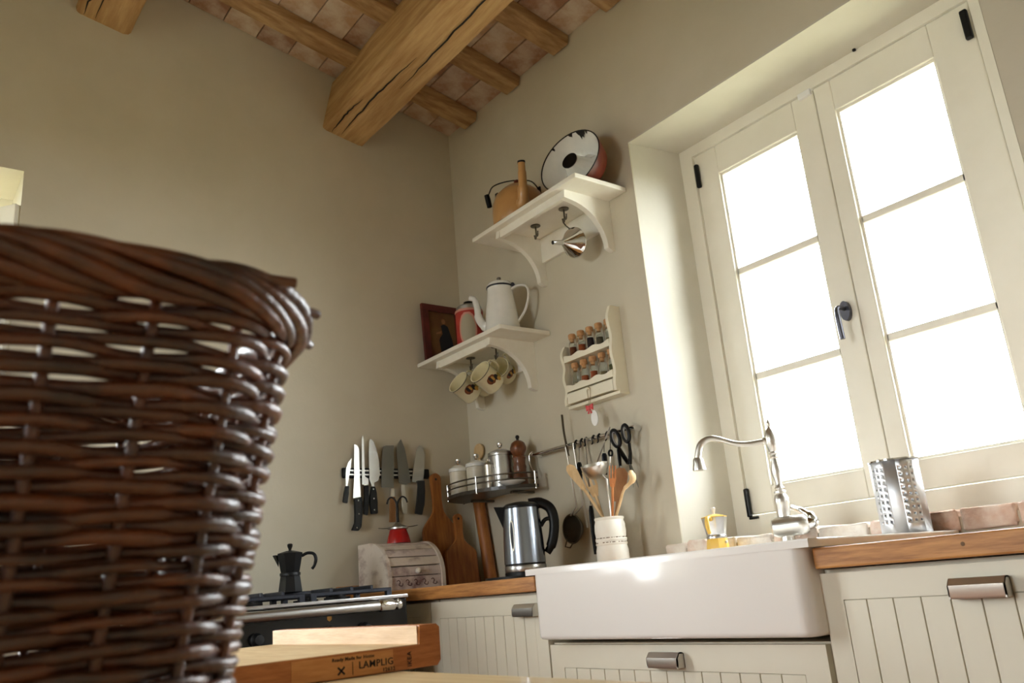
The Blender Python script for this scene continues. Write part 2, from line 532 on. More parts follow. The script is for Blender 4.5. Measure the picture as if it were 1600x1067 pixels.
hinge_p = Vector((-.005, DY0 - .003, 0)); dv = Vector((-.26, -.2, 0)).normalized(); dn_ = Vector((dv.y, -dv.x, 0))
b = new()
for a0, a1, z0, z1 in ((0, .3, .88, .98), (0, .3, 2.26, 2.365), (0, .07, .98, 2.26), (.23, .3, .98, 2.26)):
    c = hinge_p + dv * ((a0 + a1) / 2) + Vector((0, 0, (z0 + z1) / 2))
    obox(b, c, dv * ((a1 - a0) / 2), dn_ * .018, (0, 0, (z1 - z0) / 2), .003)
lf = dpart('leaf', b, CREAM, dr)
b = new(); obox(b, hinge_p + dv * .15 + Vector((0, 0, 1.62)), dv * .08, dn_ * .009, (0, 0, .66)); dpart('shutter_panel', b, CREAM, lf)

# window in the back wall
wy0, wy1 = WD, WD + .07
b = new()
box(b, WI0, 1.328, wy0, wy1, .985, WZ1); box(b, 2.422, WI1, wy0, wy1, .985, WZ1)
box(b, 1.328, 2.422, wy0, wy1, 2.472, WZ1); box(b, 1.328, 2.422, wy0, wy1, .985, 1.06)
win = struct('window_1', b, CREAM, label='cream double casement window with three panes per sash')
for nm, x0, x1, gx0, gx1 in (('l', 1.3325, 1.8785, 1.438, 1.79), ('r', 1.8815, 2.418, 1.945, 2.289)):
    b = new(); y0, y1 = wy0 + .006, wy1 - .008
    box(b, x0, gx0, y0, y1, 1.064, 2.468, .004); box(b, gx1, x1, y0, y1, 1.064, 2.468, .004)
    box(b, gx0, gx1, y0 + .0005, y1, 1.064, 1.153, .003); box(b, gx0, gx1, y0 + .0005, y1, 2.352, 2.468, .003)
    sash = dpart('sash', b, CREAM, win)
    b = new()
    for z in (1.154, 2.343):
        box(b, gx0, gx1, y0 + .012, y0 + .022, z, z + .008)
    for x in (gx0, gx1 - .008):
        box(b, x, x + .008, y0 + .012, y0 + .022, 1.162, 2.343)
    dpart('glazing_bead', b, CREAM, sash)
    zs = [1.153, 1.541, 1.945, 2.352]
    for z in zs[1:3]:
        b = new(); box(b, gx0, gx1, y0 + .012, y1 - .006, z - .013, z + .013, .004); dpart('muntin', b, CREAM, sash)
    for k in range(3):
        b = new(); box(b, gx0 - .002, gx1 + .002, y0 + .026, y0 + .030, zs[k] + (.013 if k else 0), zs[k + 1] - (.013 if k < 2 else 0))
        dpart('pane', b, PANE, sash)
for x, z, w in ((1.346, 2.378, .0085), (1.338, 1.105, .0085), (2.404, 2.39, .011)):
    b = new(); box(b, x - w, x + w, WD - .012, WD + .004, z - .05, z + .05, .005); o = dpart('hinge', b, BLACK, win)
    if z < 2:
        b = new(); box(b, x - .002, x + .034, WD - .008, WD + .004, z - .058, z - .050); dpart('hinge_pin', b, BLACK, o)
b = new(); box(b, 1.825, 1.875, WD - .006, WD + .008, 2.452, 2.474, .002); dpart('catch_plate', b, WHITE, win)
b = new(); lathe(b, [(.0, 0), (.006, .002), (.006, .01), (.0, .014)], 10, (2.06, WD - .008, 2.508)); dpart('dark_screw', b, BLACKM, win)
# handle: oval rose + neck + lever
hp = P(1, WD - .002, 1322, 486)
b = new()
ov = [(.017 * math.cos(a), .033 * math.sin(a) * (1.0)) for a in [2 * PI * k / 28 for k in range(28)]]
prism(b, ov, (hp.x, WD + .004, hp.z), (1, 0, 0), (0, 0, 1), (0, -.016, 0))
hr = dpart('handle', b, GUN, win, 40)
b = new()
tube(b, smooth_pts([(hp.x, WD - .01, hp.z + .006), (hp.x, WD - .035, hp.z + .008), (hp.x - .002, WD - .052, hp.z), (hp.x - .002, WD - .055, hp.z - .03), (hp.x - .002, WD - .052, hp.z - .10)], 6),
     [.007] * 8 + [.0075] * 9 + [.0085] * 8, 10)
dpart('lever', b, GUN, hr, 40)

# brick window sill
sill = Thing('trim_2', 'sill of old pale bricks under the window', None, (1.85, .1, .92), kind='structure')
xs = [1.165, 1.262, 1.353, 1.472, 1.61, 1.77, 1.93, 2.06, 2.182, 2.322, 2.45, 2.56]
rnd = random.Random(11)
for i in range(len(xs) - 1):
    b = new(); x0, x1 = xs[i], xs[i + 1]
    top = .984 + rnd.uniform(-.004, .006)
    box(b, x0 + .0025, x1 - .0025, -.022 + rnd.uniform(-.004, .004), .25, .93, top, .009, 2)
    bmesh.ops.subdivide_edges(b, edges=b.edges[:], cuts=1, use_grid_fill=True)
    wobble(b, .0022, i)
    sill.part('brick', b, BRICK[0 if i < 6 else rnd.choice((1, 2))] if i not in (1, 4) else BRICK[1], 60)
b = new(); box(b, 1.17, 2.555, -.014, .25, .925, .966); sill.part('mortar_bed', b, MORTAR)

# ------------------------------------------------------------------ worktops, cabinets, sink
WT0, WT1, WF = .871, .914, -.642
wl = Thing('worktop', 'oak worktop in the corner under the bread box and electric kettle', 'worktop', (.6, -.3, WT0))
b = new(); box(b, .003, 1.212, WF, -.002, WT0, WT1, .004); wl.part('slab', b, OAK)
b = new(); box(b, .003, .022, -.70, -.002, WT1 - .03, WT1 + .034, .003); wl.part('upstand', b, OAKY)
wr = Thing('worktop', 'oak worktop running right from the sink below the window', 'worktop', (2.7, -.3, WT0))
b = new(); box(b, 2.160, 3.25, WF, -.024, WT0, WT1, .004); wr.part('slab', b, OAK)
b = new(); lathe(b, [(.0, 0), (.0035, 0), (.004, .0004), (0, .0005)], 12, (2.475, WF, .895), (0, -1, 0)); wr.part('knot', b, WORN)

FY = -.618                             # cabinet front plane


def cup_handle(t, xc, z0, front, sub):
    """boxy nickel cup pull, open below"""
    w, h, d = .051, .036, .027
    prof = [(0, 0), (0, h - .004), (.006, h), (.016, h), (d, h - .012), (d, .004), (d - .002, 0), (d - .004, .004), (d - .004, h - .013), (.015, h - .003), (.003, h - .004), (.002, 0)]
    b = new(); prism(b, prof, (xc - w, FY, z0), (0, -1, 0), (0, 0, 1), (2 * w, 0, 0))
    for s in (-1, 1):
        x = xc + s * w - (.0025 if s > 0 else 0)
        prism(b, [(0, 0), (0, h - .003), (.006, h), (.016, h), (d, h - .012), (d, 0)], (x, FY, z0), (0, -1, 0), (0, 0, 1), (.0025, 0, 0))
    return t.part('handle', b, SATIN, 30, 'nickel cup handle', sub=front)


def front_panel(t, name, x0, x1, z0, z1, gx0, gx1, gz1, gz0, xs, hx=None, hz=None):
    """painted front: frame plus single tongue-and-groove planks"""
    b = new(); y0, y1 = FY, FY + .018
    for a in ((x0, gx0, z0, z1), (gx1, x1, z0, z1), (gx0, gx1, gz1, z1), (gx0, gx1, z0, gz0)):
        if a[1] - a[0] > .001 and a[3] - a[2] > .001:
            box(b, a[0], a[1], y0, y1, a[2], a[3])
    bmesh.ops.remove_doubles(b, verts=b.verts, dist=1e-5)
    f = t.part(name, b, CAB)
    ed = [gx0] + xs + [gx1]
    for p, q in zip(ed, ed[1:]):
        b = new(); box(b, p + .0011, q - .0011, y0 + .0004, y1, gz0 + .001, gz1 - .0013, .0008, 1); t.part('plank', b, CAB, sub=f)
    b = new(); box(b, gx0, gx1, y0 + .005, y1 - .001, gz0, gz1); t.part('groove_backing', b, M('groove_paint', (196, 188, 168), .5), sub=f)
    if hx is not None:
        cup_handle(t, hx, hz, f, f)
    return f


# right-hand cabinet
t = Thing('base_cabinet', 'cream grooved base cabinet right of the sink with cup handle', 'cabinet', (2.5, -.3, 0))
b = new(); box(b, 2.154, 3.24, FY + .019, -.02, .1, WT0 - .003); box(b, 2.154, 3.24, FY + .07, -.02, 0, .1); t.part('body', b, CAB)
front_panel(t, 'door', 2.152, 2.81, .13, .861, 2.198, 2.764, .807, .18, [2.249 + .0565 * k for k in range(9)], 2.481, .8)
front_panel(t, 'door', 2.814, 3.236, .13, .861, 2.86, 3.19, .807, .18, [2.86 + .055 * k for k in range(1, 6)])
# left-hand cabinets
t = Thing('base_cabinet', 'cream grooved base cabinet left of the sink below the electric kettle', 'cabinet', (.95, -.3, 0))
b = new(); box(b, .62, 1.222, FY + .019, -.02, .1, WT0 - .003); box(b, .62, 1.222, FY + .07, -.02, 0, .1); t.part('body', b, CAB)
front_panel(t, 'door', .588, 1.224, .13, .861, .642, 1.17, .807, .18, [.642 + .0528 * k for k in range(1, 10)], 1.145, .802)
t = Thing('base_cabinet', 'cream corner base cabinet below the bread box beside the range', 'cabinet', (.3, -.3, 0))
b = new(); box(b, .005, .615, FY + .019, -.02, .1, WT0 - .003); box(b, .005, .615, FY + .07, -.02, 0, .1); t.part('body', b, CAB)
front_panel(t, 'door', .12, .582, .13, .861, .17, .515, .815, .18, [.17 + .0575 * k for k in range(1, 6)])
# sink cabinet
t = Thing('sink_cabinet', 'cream sink cabinet with grooved drawer under the white sink', 'cabinet', (1.68, -.3, 0))
b = new(); box(b, 1.227, 2.142, FY + .019, -.02, .1, .724); box(b, 1.227, 2.142, FY + .07, -.02, 0, .1)
t.part('body', b, CAB)
front_panel(t, 'drawer', 1.231, 2.137, .33, .72, 1.286, 2.077, .66, .38, [1.337 + .0565 * k for k in range(13)], 1.69, .668)

# apron sink
t = Thing('apron_sink', 'white ceramic apron sink in front of the window', 'sink', (1.69, -.34, .738))
b = new(); X0, X1, Y0, Y1 = 1.236, 2.152, -.672, -.02
box(b, X0, X1, Y0, Y1, .738, .918)
ve = [e for e in b.edges if abs(e.verts[0].co.z - e.verts[1].co.z) > .1 and e.verts[0].co.y < -.5]
bmesh.ops.bevel(b, geom=ve, offset=.032, segments=5, profile=.5, affect='EDGES')
be = [e for e in b.edges if e.verts[0].co.z < .74 and e.verts[1].co.z < .74 and len(e.link_faces) == 2]
bmesh.ops.bevel(b, geom=be, offset=.012, segments=3, profile=.5, affect='EDGES')
bmesh.ops.delete(b, geom=[f for f in b.faces if f.calc_center_median().z > .9175], context='FACES')
t.part('basin_body', b, CERAM, 50)
for xa, xb in ((1.262, 1.668), (1.712, 2.128)):        # hollow bowls
    b = new(); ya, yb, zf, zt = -.636, -.15, .748, .9175; rr = .035
    ring = lambda k, z: [((xa + xb) / 2 + p.x, (ya + yb) / 2 + p.y, z) for p, _ in rrect((xb - xa) / 2 - k, (yb - ya) / 2 - k, rr, 40)]
    lv_ = [[b.verts.new(p) for p in ring(k, z)] for k, z in ((0, zt), (.004, .78), (.012, .756), (.03, zf))]
    for p, q in zip(lv_, lv_[1:]):
        for i in range(40):
            b.faces.new((p[i], p[(i + 1) % 40], q[(i + 1) % 40], q[i]))
    b.faces.new(lv_[-1]); bw = t.part('bowl', b, CERAM, 60)
    b = new(); lathe(b, [(.0, 0), (.045, 0), (.045, .003), (.03, .002), (0, .001)], 24, ((xa + xb) / 2, -.39, zf + .0005)); t.part('drain', b, CHROME, 40, sub=bw)
# rim bars round the two openings
for xa, xb, ya, yb in ((1.214, 2.176, -.6735, -.636), (1.214, 2.176, -.15, -.026), (1.214, 1.262, -.6361, -.1499), (1.668, 1.712, -.6361, -.1499), (2.128, 2.176, -.6361, -.1499)):
    b = new(); box(b, xa, xb, ya, yb, .9165, .9345)
    es = [e for e in b.edges if min(v.co.z for v in e.verts) > .934 and abs(e.verts[0].co.x - e.verts[1].co.x) + abs(e.verts[0].co.y - e.verts[1].co.y) > .06]
    bmesh.ops.bevel(b, geom=es, offset=.004, segments=2, profile=.5, affect='EDGES')
    t.part('rim_bar', b, CERAM)
SK = .9345

# ------------------------------------------------------------------ kitchen table, board, basket
TZ = .79
t = Thing('kitchen_table', 'pale beech table top in the foreground under the basket and chopping board', 'table', (2.6, -2.2, 0))
b = new(); box(b, 1.45, 3.75, -2.85, -1.632, TZ - .04, TZ, .005); t.part('tabletop', b, TABLEW)
for x in (1.55, 3.65):
    for y in (-2.75, -1.75):
        b = new(); box(b, x - .035, x + .035, y - .035, y + .035, 0, TZ - .04, .004); t.part('leg', b, TABLEW)

t = Thing('chopping_board', 'thick bamboo chopping board with raised back edge and black stamp', 'chopping board', (1.9, -1.8, TZ))
TSH = .097
BX0, BX1, BY0, BY1 = 1.635, 2.165, -2.035, -1.572
b = new()
prism(b, [(BY0, TZ + .001), (BY1 - .006, TZ + .001), (BY1, TZ + .008), (BY1, TZ + .052), (BY1 - .005, TZ + .0565), (BY1 - .032, TZ + .0565), (BY1 - .034, TZ + .031), (BY0, TZ + .031)],
      (BX0, 0, 0), (0, 1, 0), (0, 0, 1), (BX1 - BX0, 0, 0))
t.part('slab', b, BAMBO)
b = new(); box(b, BX0 + .0006, BX1 - .004, BY0 + .001, BY1 - .0345, TZ + .0305, TZ + .0318); t.part('cutting_surface', b, BAMB)
b = new(); box(b, BX0 + .0006, BX1 - .0035, BY1 - .0352, BY1 - .0338, TZ + .0318, TZ + .0558); t.part('lip_face', b, BAMBX)
b = new(); box(b, BX1, BX1 + .0005, -1.89 + TSH, -1.745 + TSH, TZ + .002, TZ + .029); t.part('pale_edge_stave', b, M('pale_edge_bamboo', (214, 154, 94), .4, c2=(200, 136, 78), scale=9, stretch=(2, 3, 22)))


def text(t, body, size, loc, mat, rot=None, ext=.0003, name='lettering', vert=False, align='LEFT'):
    cu = bpy.data.curves.new('txt', 'FONT'); cu.body = body; cu.size = size; cu.extrude = ext; cu.resolution_u = 2; cu.align_x = align
    cu.offset = size * .01; cu.space_character = 1.08
    o = bpy.data.objects.new('txt', cu); COL.objects.link(o)
    bpy.context.view_layer.update()
    me = bpy.data.meshes.new_from_object(o.evaluated_get(bpy.context.evaluated_depsgraph_get()))
    bpy.data.objects.remove(o)
    me.transform(rot); me.transform(Matrix.Translation(Vector(loc) - t.loc))
    me.materials.clear(); me.materials.append(mat)
    p = bpy.data.objects.new(name, me); COL.objects.link(p); p.parent = t.o
    return p


# writing on the side face (normal +X): text runs along +Y
RX = Matrix(((0, 0, 1, 0), (1, 0, 0, 0), (0, 1, 0, 0), (0, 0, 0, 1)))
RV = Matrix(((0, 0, 1, 0), (0, -1, 0, 0), (1, 0, 0, 0), (0, 0, 0, 1)))
text(t, 'LAMPLIG', .0125, (BX1 + .0008, -1.797 + TSH, TZ + .0105), BLACKP, RX)
text(t, '12632', .0072, (BX1 + .0008, -1.762 + TSH, TZ + .0025), BLACKP, RX)
text(t, 'Ready Made for Home', .0062, (BX1 + .0008, -1.835 + TSH, TZ + .0225), BLACKP, RX)
text(t, 'IKEA', .009, (BX1 + .0008, -1.717 + TSH, TZ + .004), BLACKP, RV)
b = new(); box(b, BX1, BX1 + .0009, -1.806 + TSH, -1.8052 + TSH, TZ + .004, TZ + .02)
for s in (-1, 1):
    obox(b, (BX1 + .0005, -1.822 + TSH, TZ + .0105), (.0004, 0, 0), (0, .0048 * s, .0046), (0, -.0008 * s, .0009))
t.part('stamp_mark', b, BLACKP)

# wicker basket
bc = Vector((2.552, -2.274, TZ))
t = Thing('wicker_basket', 'dark stained wicker basket with thick braided rim in the foreground', 'basket', bc)
HX, HY, RR = .184, .271, .10
NST = 30
NP = NST * 8


PATH = rrect(HX, HY, RR, NP)
BZ1 = 1.072


def bk(z):                              # flare of the wall
    return .835 + .165 * (z - TZ) / (BZ1 - TZ)


def bpos(i, z, off):
    p, nv = PATH[i % NP]; k = bk(z)
    return Vector((bc.x + p.x * k + nv.x * off, bc.y + p.y * k + nv.y * off, z))


rnd = random.Random(21)
z = TZ + .008; row = 0
while z < BZ1 - .004:
    pts = []; rs = []
    ph = rnd.uniform(0, 6); base = rnd.uniform(.0039, .0045)
    for i in range(NP):
        w = math.cos(PI * i / 8 + row * PI)
        w = math.copysign(abs(w) ** .7, w)
        zz = z + .0013 * math.sin(i * .11 + ph) + .0006 * math.sin(i * .53 + ph)
        pts.append(bpos(i, zz, .0056 * w)); rs.append(base * (1 + .18 * math.sin(i * .05 + ph * 2)))
    b = new(); tube(b, pts, rs, 6, closed=True)
    t.part('weaver', b, WICKER if row % 3 else WICKER2, 180)
    z += .0071 + rnd.uniform(-.0002, .0004); row += 1
for s in range(NST):
    b = new(); i = s * 8
    tube(b, [bpos(i, TZ + .004 + (BZ1 + .015 - TZ) * q / 8, rnd.uniform(-.0006, .0006)) for q in range(9)], .0037, 7)
    t.part('stake', b, WICKER2, 180)
# braided rim: strands spiralling round the edge
for s in range(8):
    pts = []; rs = []; n = NP * 2
    for q in range(n):
        i = q / 2.0; i0 = int(i); fr = i - i0
        p0, n0 = PATH[i0 % NP]; p1, n1 = PATH[(i0 + 1) % NP]
        p = p0.lerp(p1, fr); nv = n0.lerp(n1, fr).normalized()
        a = 2 * PI * (s / 8) - 2 * PI * q / n * 6 + .25 * math.sin(q * .11 + s)
        rad = .008 + .0092 * math.cos(a); zz = 1.083 + .0125 * math.sin(a) + .002 * math.sin(q * .07 + s)
        pts.append(Vector((bc.x + p.x + nv.x * rad, bc.y + p.y + nv.y * rad, zz))); rs.append(.0052 * (1 + .12 * math.sin(q * .09 + s * 2)))
    b = new(); tube(b, pts, rs, 7, closed=True)
    t.part('rim_rod', b, WICKER if s % 2 else WICKER2, 180)
for k, (i, up) in enumerate(((57, .006), (63, .0), (69, -.008))):
    p, nv = PATH[i]; tv = Vector((-nv.y, nv.x))
    b = new(); c = Vector((bc.x + p.x + nv.x * .014, bc.y + p.y + nv.y * .014, 1.088 + up))
    d = Vector((tv.x + nv.x * .5, tv.y + nv.y * .5, .05)).normalized()
    tube(b, [c - d * .03, c, c + d * .022], [.0042, .0042, .0038], 8); t.part('rod_end', b, WICKER, 60)
b = new()
pl = rrect(HX * .835, HY * .835, RR * .835, 64)
prism(b, [(p.x, p.y) for p, _ in pl], (bc.x, bc.y, TZ + .002), (1, 0, 0), (0, 1, 0), (0, 0, .01)); t.part('base', b, WICKER)

# ------------------------------------------------------------------ range cooker
RF, RY0, RY1 = .625, -.735, -1.70
t = Thing('range_cooker', 'black range cooker with steel towel rail against the left wall', 'cooker', (.32, -1.3, 0))
b = new(); box(b, .02, RF, RY1, RY0, .09, .885, .004); t.part('body', b, RANGEB)
b = new(); box(b, .05, RF - .05, RY1 + .03, RY0 - .03, 0, .09); t.part('plinth', b, RANGEB)
b = new(); box(b, .02, RF + .012, RY1, RY0, .886, .898, .003); t.part('hob_plate', b, STEEL)
rz, rx = .866, .672
b = new(); tube(b, [(rx, RY1 + .05, rz), (rx, -.865, rz)], .0165, 20); rail = t.part('towel_rail', b, STEEL, 40)
b = new(); lathe(b, [(.0185, 0), (.0195, .004), (.0195, .05), (.017, .056), (.010, .059), (.010, .064), (.0165, .067), (.0175, .074), (.015, .081), (.005, .084)], 24, (rx, -.868, rz), (0, 1, 0))
t.part('rail_end', b, CHROME, 40, 'polished rail end', sub=rail)
for y in (-.85, -1.25, -1.6):
    b = new(); box(b, RF - .005, rx - .008, y - .012, y + .012, rz - .016, rz + .012, .004); t.part('rail_bracket', b, STEEL, sub=rail)
for k, y in enumerate((-.90, -1.02, -1.14, -1.26, -1.38, -1.5, -1.62)):
    b = new(); lathe(b, [(.02, 0), (.02, .012), (.016, .016), (.014, .034), (.0, .035)], 18, (RF, y, .80), (1, 0, 0)); t.part('knob', b, BLACKM, 40)
for y0, y1 in ((-1.20, -.76), (-1.68, -1.22)):
    b = new(); box(b, RF, RF + .022, y0, y1, .15, .74, .006); d0 = t.part('oven_door', b, RANGEB)
    b = new(); tube(b, [(RF + .05, y0 + .05, .7), (RF + .05, y1 - .05, .7)], .01, 12)
    for yy in (y0 + .08, y1 - .08):
        tube(b, [(RF + .02, yy, .7), (RF + .05, yy, .7)], .007, 8)
    t.part('door_handle', b, CHROME, 40, sub=d0)
for y0, y1 in ((-1.06, -.765), (-1.365, -1.08), (-1.67, -1.385)):
    b = new(); za, zb_ = .912, .924
    for x in (.10, .57):
        box(b, x - .008, x + .008, y0, y1, za, zb_, .002, 1)
    for y in (y0 + .008, y1 - .008):
        box(b, .10, .57, y - .008, y + .008, za, zb_, .002, 1)
    for yc2 in (y0 + (y1 - y0) * .25, y0 + (y1 - y0) * .5, y0 + (y1 - y0) * .75):
        box(b, .095, .25, yc2 - .005, yc2 + .005, za + .004, .936, .002, 1); box(b, .42, .575, yc2 - .005, yc2 + .005, za + .004, .936, .002, 1)
    for x in (.1, .335, .57):
        for y in (y0 + .01, y1 - .01):
            box(b, x - .009, x + .009, y - .009, y + .009, .898, .914)
    box(b, .327, .343, y0, y1, za, .936, .002, 1)
    t.part('pan_support', b, IRON)
    for x in (.2, .46):
        b = new(); lathe(b, [(.045, 0), (.045, .008), (.03, .009), (.03, .014), (.0, .016)], 20, (x, (y0 + y1) / 2, .898)); t.part('burner', b, BLACKM, 40)
b = new(); prism(b, [(-.008, .006), (.008, .006), (.008, -.004), (0, -.01), (-.008, -.004)], (RF + .0005, -1.02, .842), (0, 1, 0), (0, 0, 1), (.001, 0, 0)); t.part('badge', b, GOLDP)


def moka(name, label, loc, s, base_m, top_m, handle_m, knob_m, ang, flat_handle=False):
    """eight-sided stovetop coffee pot"""
    t = Thing(name, label, 'coffee pot', loc)
    L0 = Vector(loc)
    b = new(); lathe(b, [(.044 * s, 0), (.044 * s, .003 * s), (.037 * s, .052 * s), (.035 * s, .056 * s)], 8, L0); ba = t.part('boiler', b, base_m, 25)
    b = new(); lathe(b, [(.036 * s, .056 * s), (.037 * s, .064 * s), (.0345 * s, .068 * s)], 20, L0); t.part('collar', b, top_m, 40)
    u = Vector((math.cos(ang), math.sin(ang), 0))       # handle side
    b = new(); lathe(b, [(.034 * s, .068 * s), (.036 * s, .074 * s), (.046 * s, .128 * s), (.047 * s, .131 * s), (.044 * s, .131 * s)], 8, L0)
    c = L0 - u * .045 * s; v = Vector((-u.y, u.x, 0))
    vs_ = [b.verts.new(x) for x in (c + v * .018 * s + Vector((0, 0, .131 * s)), c - v * .018 * s + Vector((0, 0, .131 * s)), c - u * .018 * s + Vector((0, 0, .131 * s)), c + u * .004 * s + Vector((0, 0, .088 * s)))]
    for f in ((0, 2, 1), (0, 3, 2), (1, 2, 3), (0, 1, 3)):
        b.faces.new([vs_[k] for k in f])
    t.part('jug', b, top_m, 25)
    b = new(); lathe(b, [(.046 * s, .131 * s), (.047 * s, .134 * s), (.014 * s, .143 * s), (.0, .144 * s)], 8, L0); ld = t.part('lid', b, handle_m if flat_handle else top_m, 25)
    b = new(); lathe(b, [(.005 * s, .142 * s), (.005 * s, .148 * s), (.009 * s, .157 * s), (.010 * s, .165 * s), (.006 * s, .168 * s)], 10, L0); t.part('knob', b, knob_m, 30, sub=ld)
    b = new()
    H = lambda r, h: L0 + u * r * s + Vector((0, 0, h * s))
    tube(b, smooth_pts([H(.042, .122), H(.062, .13), H(.084, .126), H(.092, .108), H(.087, .086), H(.078, .074)], 5), [.007 * s] * 12 + [.0075 * s] * 7 + [.0065 * s] * 7, 8, flat=(1.1, .8)); t.part('handle', b, handle_m, 60)
    b = new(); lathe(b, [(.005 * s, 0), (.005 * s, .006 * s), (.003 * s, .009 * s)], 8, L0 + Vector((math.cos(ang + 1.2), math.sin(ang + 1.2), 0)) * .037 * s + Vector((0, 0, .04 * s)), (math.cos(ang + 1.2), math.sin(ang + 1.2), 0)); t.part('valve', b, SATIN, sub=ba)
    return t


moka('moka_pot', 'black stovetop coffee pot standing on the range cooker', (.335, -1.028, .936), .98, MOKAB, MOKAB, BLACK, BLACK, math.atan2(.8, .6))

# ------------------------------------------------------------------ things on the worktop and sink
ym = moka('moka_pot', 'small yellow and silver stovetop coffee pot on the sink rim', (1.452, -.085, SK), .86, YELLOW, ALU, YELLOW, SATIN, math.atan2(-.85, .35), True)

# perforated drainer
t = Thing('cutlery_drainer', 'perforated steel cutlery drainer on the right end of the sink', 'drainer', (2.083, -.1, SK))
L0 = t.loc; b = new(); R0, HH = .06, .19; NC, NR = 25, 9
cols = [k for k in range(NC) if k % 5 in (1, 2, 3)]
cellh = .0165; HR = .0034
zr = [.024 + cellh * k for k in range(NR)]


def cyl(a, h):
    return L0 + Vector((R0 * math.cos(a), R0 * math.sin(a), h))


for k in range(NC):
    a0, a1 = 2 * PI * k / NC, 2 * PI * (k + 1) / NC
    def quad(h0, h1):
        b.faces.new([b.verts.new(cyl(a, h)) for a, h in ((a0, h0), (a1, h0), (a1, h1), (a0, h1))])
    if k in cols:
        quad(0, zr[0])
        for h in zr:
            c = [b.verts.new(cyl(a, hh)) for a, hh in ((a0, h), (a1, h), (a1, h + cellh), (a0, h + cellh))]
            am, hm = (a0 + a1) / 2, h + cellh / 2
            o8 = [b.verts.new(cyl(am + HR * math.cos(q) / R0, hm + HR * math.sin(q))) for q in [PI * 1.25 + PI / 4 * j for j in range(8)]]
            for j in range(4):
                b.faces.new((c[j], c[(j + 1) % 4], o8[(2 * j + 2) % 8], o8[2 * j + 1], o8[2 * j]))
        quad(zr[-1] + cellh, HH)
    else:
        quad(0, HH)
bmesh.ops.remove_doubles(b, verts=b.verts, dist=1e-5)
o = t.part('wall', b, M('satin_drainer_steel', (222, 224, 228), .46, 1.), 30)
sm = o.modifiers.new('thickness', 'SOLIDIFY'); sm.thickness = .0012
b = new(); lathe(b, [(0, .001), (.0585, .001), (.0585, .003), (0, .003)], 32, L0); t.part('base', b, STEEL)
b = new(); lathe(b, [(R0 + .0012, HH - .004), (R0 + .0014, HH), (R0 - .001, HH), (R0 - .001, HH - .004)], 44, L0, caps=False); t.part('rolled_edge', b, CHROME, 40)
b = new(); tube(b, [L0 + Vector((-.01, .01, .01)), L0 + Vector((-.022, -.015, .15)), L0 + Vector((-.028, -.02, .197))], [.003, .003, .004], 8)
single('table_knife', b, CHROME, 'silver cutlery tip standing in the perforated steel drainer', 'cutlery', 40)

# tap
t = Thing('mixer_tap', 'satin nickel mixer tap with curved spout in front of the window', 'tap', (1.712, -.085, SK))
T0 = t.loc
b = new(); lathe(b, [(.026, 0), (.026, .006), (.021, .01), (.020, .034)], 24, T0); t.part('base_column', b, SATIN, 40)
ba = Vector((.80, .58, .03)).normalized()
b = new(); lathe(b, [(.012, -.05), (.024, -.045), (.029, -.033), (.029, .025), (.0295, .026), (.029, .045), (.024, .055), (.012, .058)], 24, T0 + Vector((.012, -.004, .058)), ba); body = t.part('mixer_barrel', b, SATIN, 40)
b = new()
lp = T0 + Vector((.012, -.004, .058)) + ba * .06
tube(b, smooth_pts([lp - ba * .01, lp + ba * .012 + Vector((0, 0, .006)), lp + Vector((-.012, 0, .034)), lp + Vector((-.055, .006, .052))], 5), [.022] * 5 + [.018] * 4 + [.011] * 4 + [.009] * 3, 12, flat=(1, .8)); t.part('lever', b, CHROME, 50)
b = new(); prof = [(.016, .06), (.0165, .1), (.0165, .125), (.0185, .13), (.018, .145), (.012, .158), (.0145, .161), (.0145, .166), (.009, .170), (.0125, .176), (.009, .181), (.0075, .19), (.0125, .215), (.0135, .228), (.0095, .255), (.008, .266), (.0125, .271), (.009, .277), (.0125, .282), (.009, .288), (.012, .298), (.0165, .318), (.0165, .334), (.012, .352), (.006, .362), (.0035, .366), (.0055, .373), (.0055, .378), (.002, .388), (.0005, .39)]
lathe(b, [(r * 1.2, h * .965) for r, h in prof], 24, T0); t.part('turned_column', b, SATIN, 40)
sdv = Vector((-.72, -.69, 0)); s0 = T0 + Vector((0, 0, .313))
S = lambda r, h: s0 + sdv * r + Vector((0, 0, h))
b = new(); tube(b, smooth_pts([S(.0, 0), S(.03, -.002), S(.07, -.004), S(.11, .002), S(.15, .018), S(.182, .024), S(.21, .008), S(.222, -.026), S(.223, -.036)], 6), [.0085] * 24 + [.0098] * 25, 14); sp = t.part('spout', b, SATIN, 60)
b = new(); t.part('collar', lathe(new(), [(.0125, 0), (.0125, .002), (.011, .008)], 20, S(.0165, -.001), sdv), SATIN, 40, sub=sp); lathe(b, [(.0115, 0), (.0155, -.006), (.0165, -.02), (.0195, -.032), (.0195, -.038), (.014, -.038)], 20, S(.223, -.03)); t.part('nozzle', b, SATIN, 40, sub=sp)

